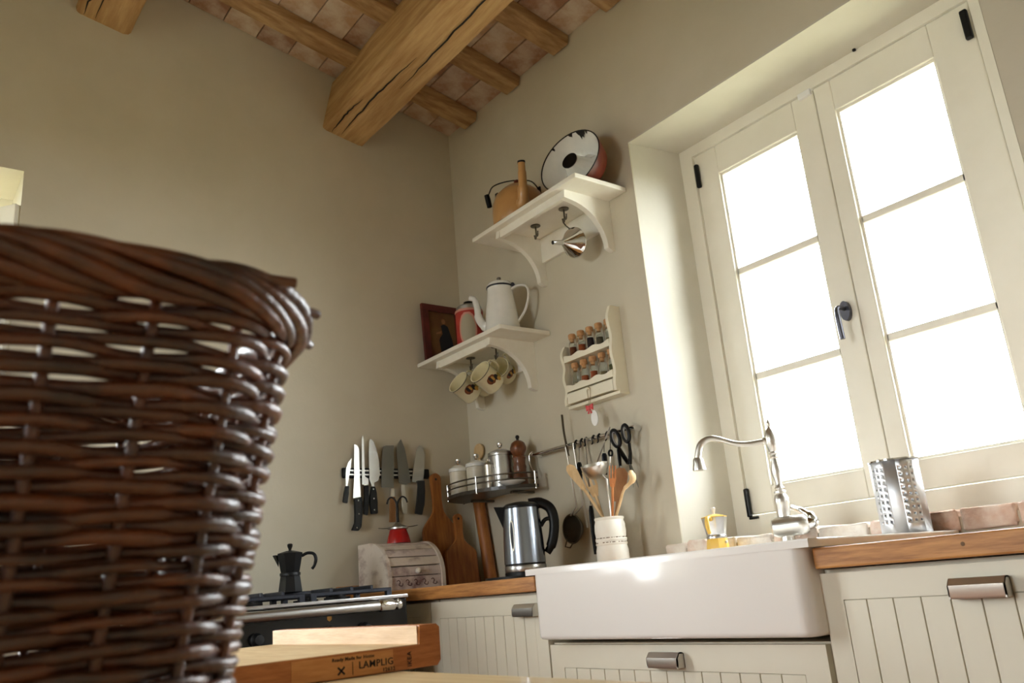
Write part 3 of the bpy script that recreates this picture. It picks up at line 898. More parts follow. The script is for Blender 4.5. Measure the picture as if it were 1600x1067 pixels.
# crock with utensils
ck = P(1, -.14, 956, 850); ck = Vector((ck.x, -.14, WT1))
t = Thing('utensil_crock', 'worn cream ceramic crock holding wooden utensils beside the sink', 'crock', ck)
b = new(); lathe(b, [(0, .001), (.052, .001), (.0555, .004), (.0575, .03), (.0565, .07), (.053, .086), (.0555, .09), (.0555, .094), (.053, .098), (.0555, .104), (.0555, .109), (.0525, .113), (.055, .135), (.0535, .158), (.0495, .172), (.052, .176), (.0525, .181), (.049, .183), (.047, .178), (.047, .02), (0, .016)], 32, ck, caps=False)
cr = t.part('jar', b, CREAMCROCK, 40)
b = new(); rnd = random.Random(4)
for hh in (.096, .1115):
    a = 0
    while a < 2 * PI:
        w = rnd.uniform(.05, .3)
        if rnd.random() < .62:
            lathe_pts = [(ck + Vector((.0552 * math.cos(q), .0552 * math.sin(q), hh))) for q in [a + w * j / 5 for j in range(6)]]
            tube(b, lathe_pts, [.0003, .0012, .0016, .0014, .001, .0003], 5)
        a += w + .05
t.part('worn_band', b, WORN)
CT = WT1 + .183


def stick(px, py, y, rpx, rdy=.0, k=.45):
    """tip from its pixel on plane y; leans through the crock mouth at column rpx and rests inside"""
    tip = P(1, y, px, py); rim = P(1, ck.y + rdy, rpx, 812); rim.z = CT - .004
    off = rim - Vector((ck.x, ck.y, rim.z))
    if off.length > .039:
        rim = Vector((ck.x, ck.y, rim.z)) + off.normalized() * .039
    d = (rim - tip); ft = rim + d * k
    q = Vector((ft.x - ck.x, ft.y - ck.y, 0))
    while (q.length > .038 or ft.z < WT1 + .025) and k > .05:
        k -= .02; ft = rim + d * k; q = Vector((ft.x - ck.x, ft.y - ck.y, 0))
    return tip, ft


def paddle(tip, foot, wdir, w0, w1, lh, th, slots=0, r=.0055):
    """flat-headed utensil: handle from foot, head of length lh reaching tip"""
    b = new(); d = (tip - foot).normalized(); wd = (Vector(wdir) - d * d.dot(Vector(wdir))).normalized(); nn = d.cross(wd)
    hb = tip - d * lh
    tube(b, [foot, foot.lerp(hb, .5), hb + d * .012], [r, r * .95, r], 10)
    n = 8
    if not slots:
        up = [(lh * k / n, (w0 + (w1 - w0) * min(1, (k / n) * 1.5)) * (math.sqrt(max(0, 1 - max(0, (k / n - .8) / .2) ** 2)) * .6 + .4)) for k in range(n + 1)]
        prism(b, [(x, -w) for x, w in up] + [(x, w) for x, w in reversed(up)], hb - nn * th / 2, d, wd, nn * th)
    else:
        k0 = lh * .4
        prism(b, [(0, -w0), (k0, -w1), (k0, w1), (0, w0)], hb - nn * th / 2, d, wd, nn * th)
        tw = 2 * w1 / (slots * 2 - 1)
        for s in range(slots):
            a0 = -w1 + s * 2 * tw
            prism(b, [(k0, a0), (lh * .96, a0 + tw * .1), (lh, a0 + tw * .5), (lh * .96, a0 + tw * .9), (k0, a0 + tw)], hb - nn * th / 2, d, wd, nn * th)
    return b


tip, ft = stick(888, 727, -.19, 944, -.01); b = paddle(tip, ft, (.7, .6, 0), .008, .018, .11, .006)
single('wooden_spatula', b, WOODL, 'pale wooden spatula leaning furthest left in the cream crock', 'utensil', 40, 'wooden utensils in the crock', org=ft)
tip, ft = stick(917, 735, -.15, 942, .012); b = paddle(tip, ft, (.75, .66, 0), .010, .021, .10, .006, 3)
single('slotted_spatula', b, WOODL, 'slotted pale wooden spatula in the cream crock', 'utensil', 40, 'wooden utensils in the crock', org=ft)
tip, ft = stick(957, 727, -.18, 962, -.028); b = paddle(tip, ft, (.72, .69, 0), .0075, .0125, .075, .006, 3, .0045)
single('wooden_fork', b, WOODO, 'orange brown wooden fork with three prongs in the cream crock', 'utensil', 40, 'wooden utensils in the crock', org=ft)
tip, ft = stick(971, 731, -.12, 962, .02); b = paddle(tip, ft, (.72, .69, 0), .012, .026, .12, .006)
single('turner', b, WOODN, 'broad brown wooden turner in the cream crock', 'utensil', 40, 'wooden utensils in the crock', org=ft)
tip, ft = stick(984, 735, -.165, 968, -.005); b = new()
d = (tip - ft).normalized(); hb = ft.lerp(tip, .72)
tube(b, smooth_pts([ft, ft.lerp(tip, .5), hb, hb.lerp(tip, .5) + Vector((.016, .012, 0)), tip], 5), [.0055] * 11 + [.009] * 3 + [.0135] * 4 + [.011] * 2 + [.004], 10, flat=(1, .55))
single('wooden_spoon', b, WOODL, 'pale wooden spoon furthest right in the cream crock', 'utensil', 60, 'wooden utensils in the crock', org=ft)
tip, ft = stick(948, 748, -.14, 955, .0); b = new()
t = Thing('ladle', 'steel ladle standing bowl up in the cream crock', 'ladle', ft)
tube(b, [ft, ft.lerp(tip, .6), tip], [.003, .0035, .004], 8, flat=(1.6, .7)); t.part('handle', b, SATIN, 60)
bcn = P(1, -.15, 929, 728); axl = Vector((.1, -.25, .95)).normalized(); b = new()
lathe(b, [(.0, -.048), (.022, -.044), (.040, -.031), (.049, -.008), (.0505, .006), (.0495, .006), (.0478, -.008), (.039, -.0295), (.021, -.0425), (0, -.0465)], 28, bcn, axl, caps=False); t.part('bowl', b, SATIN, 60)
b = new(); tube(b, [tip, tip.lerp(bcn, .35) + Vector((.004, 0, -.004)), bcn + (tip - bcn).normalized() * .04], .0035, 8); t.part('neck', b, SATIN, 60)

# electric kettle
kc = P(1, -.3, 822, 893); kc = Vector((kc.x, -.3, WT1))
t = Thing('kitchen_tray', 'flat black tray under the electric kettle', 'tray', (kc.x - .05, kc.y - .0, WT1))
b = new(); lathe(b, [(0, .0005), (.118, .0005), (.121, .003), (.121, .012), (.118, .013), (.116, .008), (0, .006)], 40, t.loc, caps=False); t.part('plate', b, BLACKM, 40)
t = Thing('electric_kettle', 'brushed steel electric kettle with black handle on the corner worktop', 'kettle', kc + Vector((0, 0, .0075)))
K0 = t.loc
b = new(); lathe(b, [(.072, 0), (.076, .003), (.076, .016), (.074, .018)], 36, K0); t.part('power_base', b, BLACK, 40)
b = new(); lathe(b, [(.0745, .018), (.0755, .02), (.0755, .038), (.0745, .04)], 36, K0); t.part('foot_ring', b, STEEL, 40)
b = new(); lathe(b, [(.0735, .04), (.0735, .047)], 36, K0); t.part('seam', b, BLACK)
b = new(); lathe(b, [(.0755, .047), (.0755, .06), (.0735, .12), (.0695, .20), (.0675, .243)], 48, K0); kb = t.part('body', b, M('blue_grey_brushed_steel', (150, 158, 172), .22, 1.), 40)
hd = Vector((.62, .78, 0)).normalized()                    # handle side, away to the right
b = new(); lathe(b, [(.0678, .243), (.0675, .252), (.055, .262), (.02, .268), (0, .268)], 36, K0); t.part('lid', b, BLACK, 40)
sp = -hd; v = Vector((-sp.y, sp.x, 0)); b = new()
A = [K0 + sp * .055 + v * .038 + Vector((0, 0, .25)), K0 + sp * .055 - v * .038 + Vector((0, 0, .25)), K0 + sp * .1 + v * .01 + Vector((0, 0, .256)), K0 + sp * .1 - v * .01 + Vector((0, 0, .256)), K0 + sp * .068 + Vector((0, 0, .17))]
vs_ = [b.verts.new(x) for x in A]
for f in ((0, 1, 3, 2), (0, 2, 4), (1, 4, 3), (2, 3, 4), (0, 4, 1)):
    b.faces.new([vs_[k] for k in f])
t.part('spout', b, BLACK)
H = lambda r, h: K0 + hd * r + Vector((0, 0, h))
b = new(); tube(b, smooth_pts([H(.03, .258), H(.075, .258), H(.108, .235), H(.118, .19), H(.112, .14), H(.098, .10), H(.082, .078)], 6), [.016] * 7 + [.015] * 12 + [.0145] * 12 + [.011] * 6, 12, flat=(.8, 1.25)); hn = t.part('handle', b, BLACK, 60)
b = new(); tube(b, smooth_pts([H(.068, .175), H(.085, .196), H(.105, .2)], 5), .0075, 8); t.part('thumb_grip', b, BLACK, 60, sub=hn)
gd = Vector((.68, -.73, 0)).normalized(); gv = Vector((-gd.y, gd.x, 0))
gd2 = (gd - gv * .42).normalized(); gv2 = Vector((-gd2.y, gd2.x, 0))
b = new(); prism(b, [(.010 * math.cos(a) * (1 if True else 0), .055 * math.sin(a)) for a in [2 * PI * k / 24 for k in range(24)]], K0 + gd2 * .0690 + Vector((0, 0, .145)), gv2, (0, 0, 1), gd2 * .0055); t.part('gauge_frame', b, SATIN, sub=kb)
b = new(); prism(b, [(.0062 * math.cos(a), .048 * math.sin(a)) for a in [2 * PI * k / 24 for k in range(24)]], K0 + gd2 * .0742 + Vector((0, 0, .146)), gv2, (0, 0, 1), gd2 * .001); t.part('water_gauge', b, GAUGE, sub=kb)

# bread box against the left wall, roll front facing +X
t = Thing('bread_box', 'whitewashed wooden roll top bread box on the corner worktop', 'bread box', (.15, -.478, WT1))
bx0, bx1, by0, by1, bh = .028, .272, -.608, -.348, .19
arc = [(bx1, 0), (bx1, .05)] + [(bx1 - .145 + .145 * math.cos(a), .05 + (bh - .05) * math.sin(a)) for a in [PI / 2 * k / 10 for k in range(1, 11)]] + [(bx0, bh), (bx0, 0)]
for y in (by0, by1 - .016):
    b = new(); prism(b, arc, (0, y, WT1 + .0005), (1, 0, 0), (0, 0, 1), (0, .016, 0)); t.part('end_panel', b, DISTR, 40)
b = new(); box(b, bx0, bx1 - .15, by0 + .016, by1 - .016, WT1 + bh - .016, WT1 + bh - .002); t.part('top_board', b, DISTR)
b = new(); box(b, bx0, bx0 + .012, by0 + .016, by1 - .016, WT1 + .002, WT1 + bh - .016); t.part('back_board', b, DISTR)
b = new(); box(b, bx1 - .026, bx1 - .008, by0 + .016, by1 - .016, WT1 + .001, WT1 + .05, .002); fb = t.part('front_board', b, DISTR2)
for yy in (-.555, -.515, -.478, -.44, -.4):
    b = new(); xx = bx1 - .0075; zc = WT1 + .025
    tube(b, smooth_pts([(xx, yy - .012, zc + .008), (xx, yy - .004, zc + .012), (xx, yy + .002, zc + .004), (xx, yy - .004, zc - .006), (xx, yy + .010, zc - .010), (xx, yy + .014, zc)], 4), .0016, 5); t.part('scroll_ornament', b, PLUM, sub=fb)
ns = 5; inset = .006
for k in range(ns):
    a0, a1 = PI / 2 * (k + .02) / (ns + .3), PI / 2 * (k + .88) / (ns + .3)
    b = new(); pr_ = []
    for rr in (0, .010):
        seq = [a0, (a0 + a1) / 2, a1]
        pts = [(bx1 - .145 + (.145 - inset - rr) * math.cos(a), .052 + (bh - .05 - inset - rr) * math.sin(a)) for a in seq]
        pr_ += pts if rr == 0 else pts[::-1]
    prism(b, pr_, (0, by0 + .016, WT1), (1, 0, 0), (0, 0, 1), (0, by1 - by0 - .032, 0)); sl = t.part('slat', b, DISTR if k % 2 else DISTR2)
    if k == 0:
        b = new(); lathe(b, [(.005, -.002), (.005, .006), (.011, .012), (.0115, .018), (.007, .023), (0, .024)], 16, (bx1 - inset - .001, -.478, WT1 + .066), (1, 0, .15)); t.part('knob', b, SHELFW, 50, sub=sl)
b = new(); prism(b, [(bx1 - .145 + (.145 - .03) * math.cos(a), .052 + (bh - .05 - .03) * math.sin(a)) for a in [PI / 2 * k / 8 for k in range(9)]] + [(bx0 + .012, bh - .03), (bx0 + .012, .01), (bx1 - .03, .01)], (0, by0 + .017, WT1), (1, 0, 0), (0, 0, 1), (0, by1 - by0 - .034, 0)); t.part('dark_interior', b, DARKGAP)

# red can with double hook
rc_ = P(0, .10, 623, 846); rc_ = Vector((.10, rc_.y, WT1 + bh - .002))
t = Thing('red_burner', 'red tapered enamel can with silver collar and black double hook on the bread box', 'can', rc_)
b = new(); lathe(b, [(.05, 0), (.05, .002), (.044, .028), (.036, .052), (.034, .056)], 28, rc_); t.part('can', b, RED, 40)
b = new(); lathe(b, [(.036, .055), (.042, .058), (.042, .064), (.036, .068), (.02, .074), (.010, .084), (.007, .086)], 28, rc_); t.part('collar', b, ALU, 40)
wd = Vector((.6, .8, 0)).normalized()
for s in (-1, 1):
    b = new(); tube(b, [rc_ + wd * s * .034 + Vector((0, 0, .064)), rc_ + wd * s * .062 + Vector((0, 0, .065)), rc_ + wd * s * .082 + Vector((0, 0, .068))], [.006, .007, .005], 8, flat=(1, .25)); t.part('wing', b, DKMET, 60)
b = new(); tube(b, [rc_ + Vector((0, 0, .08)), rc_ + Vector((0, 0, .172))], .0058, 10); st = t.part('stem', b, BLACKM, 60)
for s in (-1, 1):
    b = new(); tube(b, smooth_pts([rc_ + wd * s * r + Vector((0, 0, h)) for r, h in ((.0, .155), (.008, .178), (.022, .19), (.036, .183), (.043, .164))], 5), .0036, 8); t.part('hook', b, BLACKM, 60, sub=st)


# wooden boards leaning on the left wall
def paddle_board(name, label, xw, pts_px, th, mat, lean, hole):
    q = [P(0, xw, *p) for p in pts_px]
    return q


def board(name, label, yc, w, h, hw, hl, x0, lean, mat, th=.016):
    """paddle-shaped board standing on the worktop, leaning back on the wall x = 0"""
    org = Vector((x0, yc, WT1 + .001)); up = Vector((-lean, 0, math.sqrt(1 - lean * lean)))
    hb = h - hl
    out = [(-w / 2, 0), (w / 2, 0), (w / 2, hb * .8)]
    for k in range(1, 7):
        tt = k / 6; out.append((w / 2 + (hw / 2 - w / 2) * (3 * tt ** 2 - 2 * tt ** 3), hb * .8 + (hb * .2 + hl * .22) * tt))
    out += [(hw / 2 * .9, h - hl * .6), (hw / 2 * 1.15, h - hw * .6)]
    out += [(hw * .6 * math.cos(a), h - hw * .6 + hw * .6 * math.sin(a)) for a in [PI * k / 8 for k in range(1, 8)]]
    out += [(-x, y) for x, y in reversed(out[2:10])] + []
    b = new(); prism(b, out, org, (0, 1, 0), up, up.cross(Vector((0, 1, 0))).normalized() * -th)
    t = Thing(name, label, 'chopping board', org)
    o = t.part('paddle', b, mat, 30)
    nrm = -up.cross(Vector((0, 1, 0))).normalized()
    b = new(); lathe(b, [(0, 0), (.0055, 0), (.0055, .0006), (0, .0006)], 14, org + up * (h - hw * .6) + (nrm * th if nrm.x > 0 else Vector((0, 0, 0))), nrm if nrm.x > 0 else -nrm); t.part('hanging_hole', b, DARKGAP, sub=o)
    return t


board('paddle_board', 'large honey wood paddle board leaning behind the bread box', -.222, .17, .49, .046, .20, .056, .07, WOODB)
board('paddle_board', 'small honey wood paddle board in front of the larger one', -.178, .155, .30, .036, .135, .135, .06, WOODB)
t = Thing('rolling_pin', 'wooden rolling pin standing upright in the wall corner', 'rolling pin', (.115, -.062, WT1))
b = new(); q0, q1 = Vector((.145, -.034, WT1 + .006)), Vector((.062, -.034, 1.45)); dd = (q1 - q0)
lathe(b, [(.024, 0), (.027, .01), (.027, dd.length * .82), (.024, dd.length * .84)], 24, q0, dd); t.part('roller', b, WOODM if False else WOODB, 40)
b = new(); lathe(b, [(.012, dd.length * .84), (.012, dd.length * .87), (.024, dd.length * .89), (.026, dd.length * .97), (.018, dd.length * 1.0)], 20, q0, dd); t.part('grip', b, WOODB, 40)

# corner shelf with rails
CSZ, CX, CR = 1.285, .30, .268
t = Thing('wire_shelf', 'rounded dark wall shelf with chrome rails holding canisters', 'shelf', (CX, -.1, CSZ))
b = new(); arc_ = [(CX + CR * math.cos(a), -.066 + (CR - .06) * math.sin(a)) for a in [PI + PI * k / 24 for k in range(25)]]
prism(b, arc_, (0, 0, CSZ - .016), (1, 0, 0), (0, 1, 0), (0, 0, .014)); t.part('plate', b, M('smoked_shelf_plate', (58, 52, 44), .35))
for h in (.022, .045):
    b = new(); tube(b, [Vector((CX + (CR - .004) * math.cos(a), -.066 + (CR - .064) * math.sin(a), CSZ + h)) for a in [PI + PI * k / 30 for k in range(31)]], .0032, 8); t.part('rail', b, DKMET, 60)
for a in (PI * 1.02, PI * 1.3, PI * 1.62, PI * 1.98):
    b = new(); tube(b, [Vector((CX + (CR - .004) * math.cos(a), -.066 + (CR - .064) * math.sin(a), CSZ + h)) for h in (-.02, .05)], .0045, 8); t.part('post', b, CHROME, 60)
for x in (CX - .14, CX + .15):
    b = new(); box(b, x - .008, x + .008, -.12, -.002, CSZ - .026, CSZ - .016, .002); t.part('bracket', b, DKMET)


def canister(label, px, y, r, h, mat, lidm, knob=.016, extra=None):
    q = P(1, y, *px); o = Vector((q.x, y, CSZ - .0015))
    t = Thing('canister', label, 'canister', o, 'canisters on the wire shelf')
    b = new(); lathe(b, [(r, 0), (r, h * .99), (r * .95, h)], 28, o); t.part('body', b, mat, 40)
    b = new(); lathe(b, [(r * 1.07, h), (r * 1.09, h + .004), (r * 1.05, h + .014), (r * .6, h + .026), (.01, h + .03)], 28, o); l = t.part('lid', b, lidm, 40)
    b = new(); lathe(b, [(.008, h + .028), (.006, h + .036), (.012, h + .044), (.012, h + .054), (.006, h + .058)], 16, o); t.part('knob', b, CHROME, 40, sub=l)
    return t


canister('short pale canister at the left end of the wire shelf', (718, 760), -.178, .040, .108, CANIST, ENAM)
canister('taller pale canister in the middle of the wire shelf', (747, 760), -.135, .046, .118, CANIST, ENAM)
tc = canister('tall polished aluminium canister beside the pepper mill', (785, 750), -.125, .050, .138, ALU, ALU)
q = P(1, -.165, 766, 750); o = Vector((q.x, -.185, CSZ - .0015)); q = P(1, -.185, 765, 750); o.x = q.x
t = Thing('cream_jug', 'small narrow steel jug between the canisters on the wire shelf', 'jug', o)
b = new(); lathe(b, [(.021, 0), (.0225, .004), (.021, .09), (.0225, .1), (.02, .102)], 20, o); t.part('body', b, SATIN, 40)
b = new(); lathe(b, [(.022, .102), (.012, .113), (.006, .116), (.008, .124), (.004, .127)], 16, o); t.part('lid', b, CHROME, 40)
b = new(); tube(b, smooth_pts([o + Vector((.015, .012, .088)), o + Vector((.036, .028, .086)), o + Vector((.038, .03, .05)), o + Vector((.016, .013, .035))], 5), .004, 8, flat=(1, .6)); t.part('handle', b, BLACKM, 60)
q = P(1, -.09, 813, 740); o = Vector((q.x, -.09, CSZ - .0015))
t = Thing('pepper_mill', 'turned brown wooden pepper mill on the wire shelf', 'pepper mill', o)
b = new(); lathe(b, [(0.0310, 0.0000), (0.0322, 0.0072), (0.0299, 0.0240), (0.0328, 0.0312), (0.0299, 0.0408), (0.0259, 0.0600), (0.0253, 0.0696), (0.0282, 0.0792), (0.0242, 0.0912), (0.0247, 0.1056), (0.0282, 0.1200), (0.0253, 0.1248)], 28, o); t.part('body', b, WOODM, 40)
b = new(); lathe(b, [(0.0207, 0.1248), (0.0242, 0.1296), (0.0339, 0.1488), (0.0345, 0.1608), (0.0276, 0.1800), (0.0138, 0.1896), (0.0069, 0.1920)], 28, o); hd_ = t.part('head', b, WOODM, 40)
b = new(); lathe(b, [(0.0057, 0.1896), (0.0057, 0.1980), (0.0092, 0.2052), (0.0057, 0.2124)], 14, o); t.part('nut', b, BLACKM, 40, sub=hd_)
q = P(1, -.17, 822, 752); o = Vector((q.x, -.15, CSZ - .0015)); q = P(1, -.15, 822, 750); o.x = CX + .2
b = new(); lathe(b, [(.025, 0), (.035, .005), (.055, .016), (.056, .018), (.036, .009), (0, .005)], 32, o, caps=False)
single('saucer', b, ENAM, 'white saucer at the right end of the wire shelf', 'plate', 50, org=o)
b = new(); q = P(1, -.02, 747, 705); lathe(b, [(.0, 0), (.035, 0), (.036, .004), (.034, .008), (0, .009)], 28, (q.x, -.012, q.z), (0, -1, 0))
tube(b, [(q.x, -.016, q.z - .03), (q.x + .004, -.016, CSZ)], .006, 8)
single('wooden_spoon', b, WOODL, 'round pale wooden spoon standing behind the canisters', 'spoon', 40)

# ------------------------------------------------------------------ knives on the magnetic bar
t = Thing('magnetic_knife_bar', 'black magnetic knife bar on the left wall', 'knife rack', (.008, -.45, 1.38))
b = new(); box(b, .001, .014, -.662, -.236, 1.383, 1.427, .006); t.part('bar', b, BLACK)
for z_ in (1.395, 1.412):
    b = new(); box(b, .0135, .0155, -.63, -.268, z_, z_ + .006); t.part('steel_strip', b, BLADE)


def knife(label, blade_px, handle_px, bm_, hm, rivets=0, hname='handle', thick=.0022, hth=.007, bolster=None, edge=None):
    bl = [P(0, .016, 510 + a * .16867, 660 + c * .16867) for a, c in blade_px]
    hl = [P(0, .019, 510 + a * .16867, 660 + c * .16867) for a, c in handle_px]
    c = sum(hl, Vector()) / len(hl)
    t = Thing('kitchen_knife', label, 'knife', (.017, c.y, min(p.z for p in hl)), 'knives on the magnetic bar')
    b = new(); prism(b, [(p.y, p.z) for p in bl], (.0165, 0, 0), (0, 1, 0), (0, 0, 1), (thick, 0, 0)); t.part('blade', b, bm_)
    b = new(); prism(b, [(p.y, p.z) for p in hl], (.0175 - hth / 2 + .003, 0, 0), (0, 1, 0), (0, 0, 1), (hth * 1.6, 0, 0))
    bmesh.ops.bevel(b, geom=b.edges[:], offset=.002, segments=2, affect='EDGES', clamp_overlap=True)
    h = t.part('handle', b, hm, 40)
    n = len(hl) // 2
    for k in range(rivets):
        f = .12 + .76 * k / max(1, rivets - 1)
        i = f * (n - 1); i0 = min(int(i), n - 2); g = i - i0
        L_ = hl[i0].lerp(hl[i0 + 1], g); R_ = hl[-1 - i0].lerp(hl[-2 - i0], g); m_ = (L_ + R_) / 2
        b = new(); lathe(b, [(.0032, 0), (.0032, .0012), (0, .0016)], 10, (.0175 - hth / 2 + .003 + hth * 1.6, m_.y, m_.z), (1, 0, 0)); t.part('rivet', b, CHROME, sub=h)
    if bolster:
        bp_ = [P(0, .019, 510 + a * .16867, 660 + c * .16867) for a, c in bolster]
        b = new(); prism(b, [(p.y, p.z) for p in bp_], (.0175, 0, 0), (0, 1, 0), (0, 0, 1), (.007, 0, 0)); t.part('bolster', b, SATIN)
    return t


knife('small paring knife at the left end of the magnetic bar', [(176, 490), (180, 430), (200, 370), (232, 332), (222, 420), (208, 500), (190, 600), (178, 610)],
      [(170, 590), (158, 660), (146, 742), (190, 752), (202, 660), (207, 590)], BLADE, BLACK, 0, hth=.006)
knife('long bread knife with bright blade, lowest hanging on the magnetic bar', [(256, 205), (282, 212), (300, 245), (304, 400), (315, 690), (246, 700), (254, 520)],
      [(248, 712), (256, 760), (260, 850), (262, 930), (226, 1000), (290, 1006), (318, 970), (325, 850), (325, 740), (320, 690)], M('bright_knife_steel', (232, 232, 232), .2, .9), BLACK, 3)
knife('slim carving knife with pointed blade beside the bread knife', [(326, 150), (332, 120), (342, 150), (355, 500), (388, 525), (385, 575), (328, 575), (326, 400)],
      [(345, 585), (345, 700), (340, 850), (378, 862), (385, 730), (385, 585)], BLADE, BLACK, 0, bolster=[(345, 575), (365, 575), (365, 640), (345, 700)])
knife('wide chef knife with riveted black handle', [(393, 180), (405, 155), (430, 170), (460, 240), (485, 360), (494, 480), (480, 535), (440, 560), (440, 595), (418, 595), (398, 530), (392, 350)],
      [(408, 595), (398, 680), (400, 760), (408, 850), (470, 846), (466, 740), (460, 650), (444, 595)], BLADE, BLACK, 3)
knife('rectangular vegetable knife with pale wooden handle', [(516, 260), (530, 222), (550, 214), (622, 214), (622, 605), (508, 600), (510, 400)],
      [(586, 690), (584, 800), (580, 925), (634, 925), (632, 800), (630, 690)], BLADED, WOODN, 0, bolster=[(590, 615), (622, 615), (630, 690), (588, 690)])
knife('pointed chef knife with steel handle', [(648, 260), (660, 200), (688, 155), (722, 240), (755, 400), (780, 555), (735, 575), (668, 560), (660, 420)],
      [(684, 580), (692, 680), (692, 780), (706, 845), (740, 850), (740, 780), (726, 680), (716, 580)], BLADED, SATIN, 0)
knife('broad santoku knife with dark grey handle at the right end', [(818, 330), (835, 245), (858, 214), (890, 240), (908, 290), (905, 430), (895, 540), (840, 560), (790, 550), (800, 450)],
      [(838, 540), (848, 600), (832, 740), (815, 846), (880, 858), (900, 760), (906, 640), (904, 540)], BLADE, M('dark_grey_handle', (40, 42, 44), .45), 0)
# ------------------------------------------------------------------ hanging rail with utensils
RYW = -.042
a, c = P(1, RYW, 832, 710), P(1, RYW, 992, 668)
RZ = (a.z + c.z) / 2; RX0, RX1 = a.x, c.x
t = Thing('utensil_rail', 'steel rail on the window wall with hooks and hanging utensils', 'rail', (RX0, RYW, RZ))
b = new(); tube(b, [(RX0, RYW, RZ), (RX1, RYW, RZ)], .0075, 14); t.part('bar', b, CHROME, 60)
for x in (RX0 + .006, RX1 - .02):
    b = new(); tube(b, [(x, -.001, RZ), (x, RYW, RZ)], [.013, .008], 12); t.part('mount', b, CHROME, 60)
b = new(); tube(b, smooth_pts([(RX0 + .004, RYW - .004, RZ + .014), (RX0 - .006, RYW - .012, RZ), (RX0 - .006, RYW - .012, RZ - .04), (RX0 + .012, RYW - .01, RZ - .085)], 5), .0032, 8); t.part('end_hook', b, CHROME, 60)


def rx(px):
    """x on the rail below an image column"""
    return RX0 + (RX1 - RX0) * (px - 832) / 160.0


def rail_hook(x):
    b = new(); tube(b, smooth_pts([(x, RYW + .008, RZ - .004), (x, RYW, RZ + .0105), (x, RYW - .011, RZ), (x, RYW - .010, RZ - .018), (x, RYW - .016, RZ - .024)], 5), .0028, 8)
    return t.part('hook', b, BLACKM, 60)


rail_t = t
for px in (901, 910, 917, 929, 938, 951, 960):
    q = P(1, RYW, px, 690); t = rail_t; rail_hook(q.x)
YU = RYW - .014


def at(px, py, y=YU):
    return P(1, y, px, py)


# strainer with twin-bar handle
s0, s1 = at(884, 700), at(901, 792); e0, e1 = at(896, 697), at(911, 790)
sc = at(894, 826, -.05)
t = Thing('strainer', 'round wire strainer with long twin bar handle on the rail', 'strainer', sc)
b = new(); tube(b, [at(885, 694), s0, s1, sc + Vector((0, 0, .05))], .0038, 8); t.part('handle_bar', b, SATIN, 60)
b = new(); tube(b, [at(896, 692), e0, e1, sc + Vector((.02, 0, .05))], .0038, 8); t.part('handle_bar', b, SATIN, 60)
b = new(); tube(b, [Vector((sc.x + .055 * math.cos(q), -.05, sc.z + .055 * math.sin(q))) for q in [2 * PI * k / 32 for k in range(32)]], .003, 8, closed=True); t.part('ring', b, DKMET, 60)
b = new(); lathe(b, [(.053, 0), (.048, .014), (.035, .028), (.017, .035), (0, .037)], 28, (sc.x, -.05, sc.z), (0, 1, 0), caps=False); t.part('mesh_bowl', b, M('wire_mesh', (92, 86, 76), .5, .8, bump=.6, bscale=500), 60)
b = new(); tube(b, [sc + Vector((-.036, 0, -.036)), sc + Vector((-.046, -.004, -.064)), sc + Vector((-.018, -.004, -.07)), sc + Vector((.0, 0, -.05))], .0025, 6); t.part('rest', b, DKMET, 60)
# tall narrow skewer
b = new(); p0, p1 = at(878, 648), at(886, 700)
tube(b, smooth_pts([p0, p0.lerp(p1, .5) + Vector((-.004, 0, 0)), p1, at(889, 712)], 5), [.006] * 12 + [.004] * 4, 8, flat=(1, .4))
single('spatula', b, DKMET, 'slim steel spatula blade rising above the utensil rail', 'utensil', 60, 'utensils on the rail')
# flat steel handles
for nm, lab, p0, p1, rr in (('skimmer', 'bright flat steel handled skimmer hanging vertically on the rail', at(916, 684), at(927, 735), .0055),
                            ('skimmer', 'thin shiny steel handled skimmer hanging at a slant on the rail', at(953, 667), at(933, 722), .0042)):
    b = new(); tube(b, [p0, p0.lerp(p1, .5), p1, p1.lerp(p0, -.5)], [rr, rr, rr * .9, rr * .8], 8, flat=(1, .5))
    single(nm, b, SATIN, lab, 'utensil', 60, 'utensils on the rail')


def handle_tool(lab, top, bot, w, mat=BLACK, bladepts=None, name='kitchen_tool'):
    t = Thing(name, lab, 'utensil', bot, 'utensils on the rail')
    b = new(); d = bot - top
    tube(b, [top, top + d * .1, top + d * .5, bot], [w * .6, w, w * 1.05, w * .7], 10, flat=(1, .6)); t.part('handle', b, mat, 60)
    b = new(); tube(b, [Vector((top.x, RYW - .006, RZ - .018)), top + Vector((0, 0, .004))], .0016, 6); t.part('loop', b, DKMET)
    if bladepts:
        b = new(); tube(b, bladepts, [.006, .006, .004], 8, flat=(1, .3)); t.part('blade', b, SATIN, 60)
    return t


handle_tool('black handled kitchen tool hanging beside the strainer on the rail', at(905, 722), at(907, 760), .012)
handle_tool('long black handled carving tool reaching lowest behind the crock', at(923, 790), at(931, 866), .011, bladepts=[at(911, 780), at(914, 800), at(918, 824)])
handle_tool('blue black handled tool hanging just right of the ladle bowl', at(944, 708), at(946, 742), .012, M('blue_black_plastic', (16, 20, 32), .3))
handle_tool('black handled spoon hanging left of the scissors', at(966, 700), at(970, 734), .008, bladepts=[at(970, 728), at(973, 748), at(974, 765)])
t = Thing('corkscrew', 'small black ring tool hanging between two black handles on the rail', 'utensil', at(954, 722), 'utensils on the rail')
rc2 = at(954, 708); b = new(); tube(b, [rc2 + Vector((.0095 * math.cos(q), 0, .0105 * math.sin(q))) for q in [2 * PI * k / 18 for k in range(18)]], .0042, 8, closed=True); t.part('ring', b, BLACK, 60)
b = new(); tube(b, [rc2 + Vector((0, 0, -.012)), at(954, 732)], .005, 8); t.part('shaft', b, SATIN, 60)
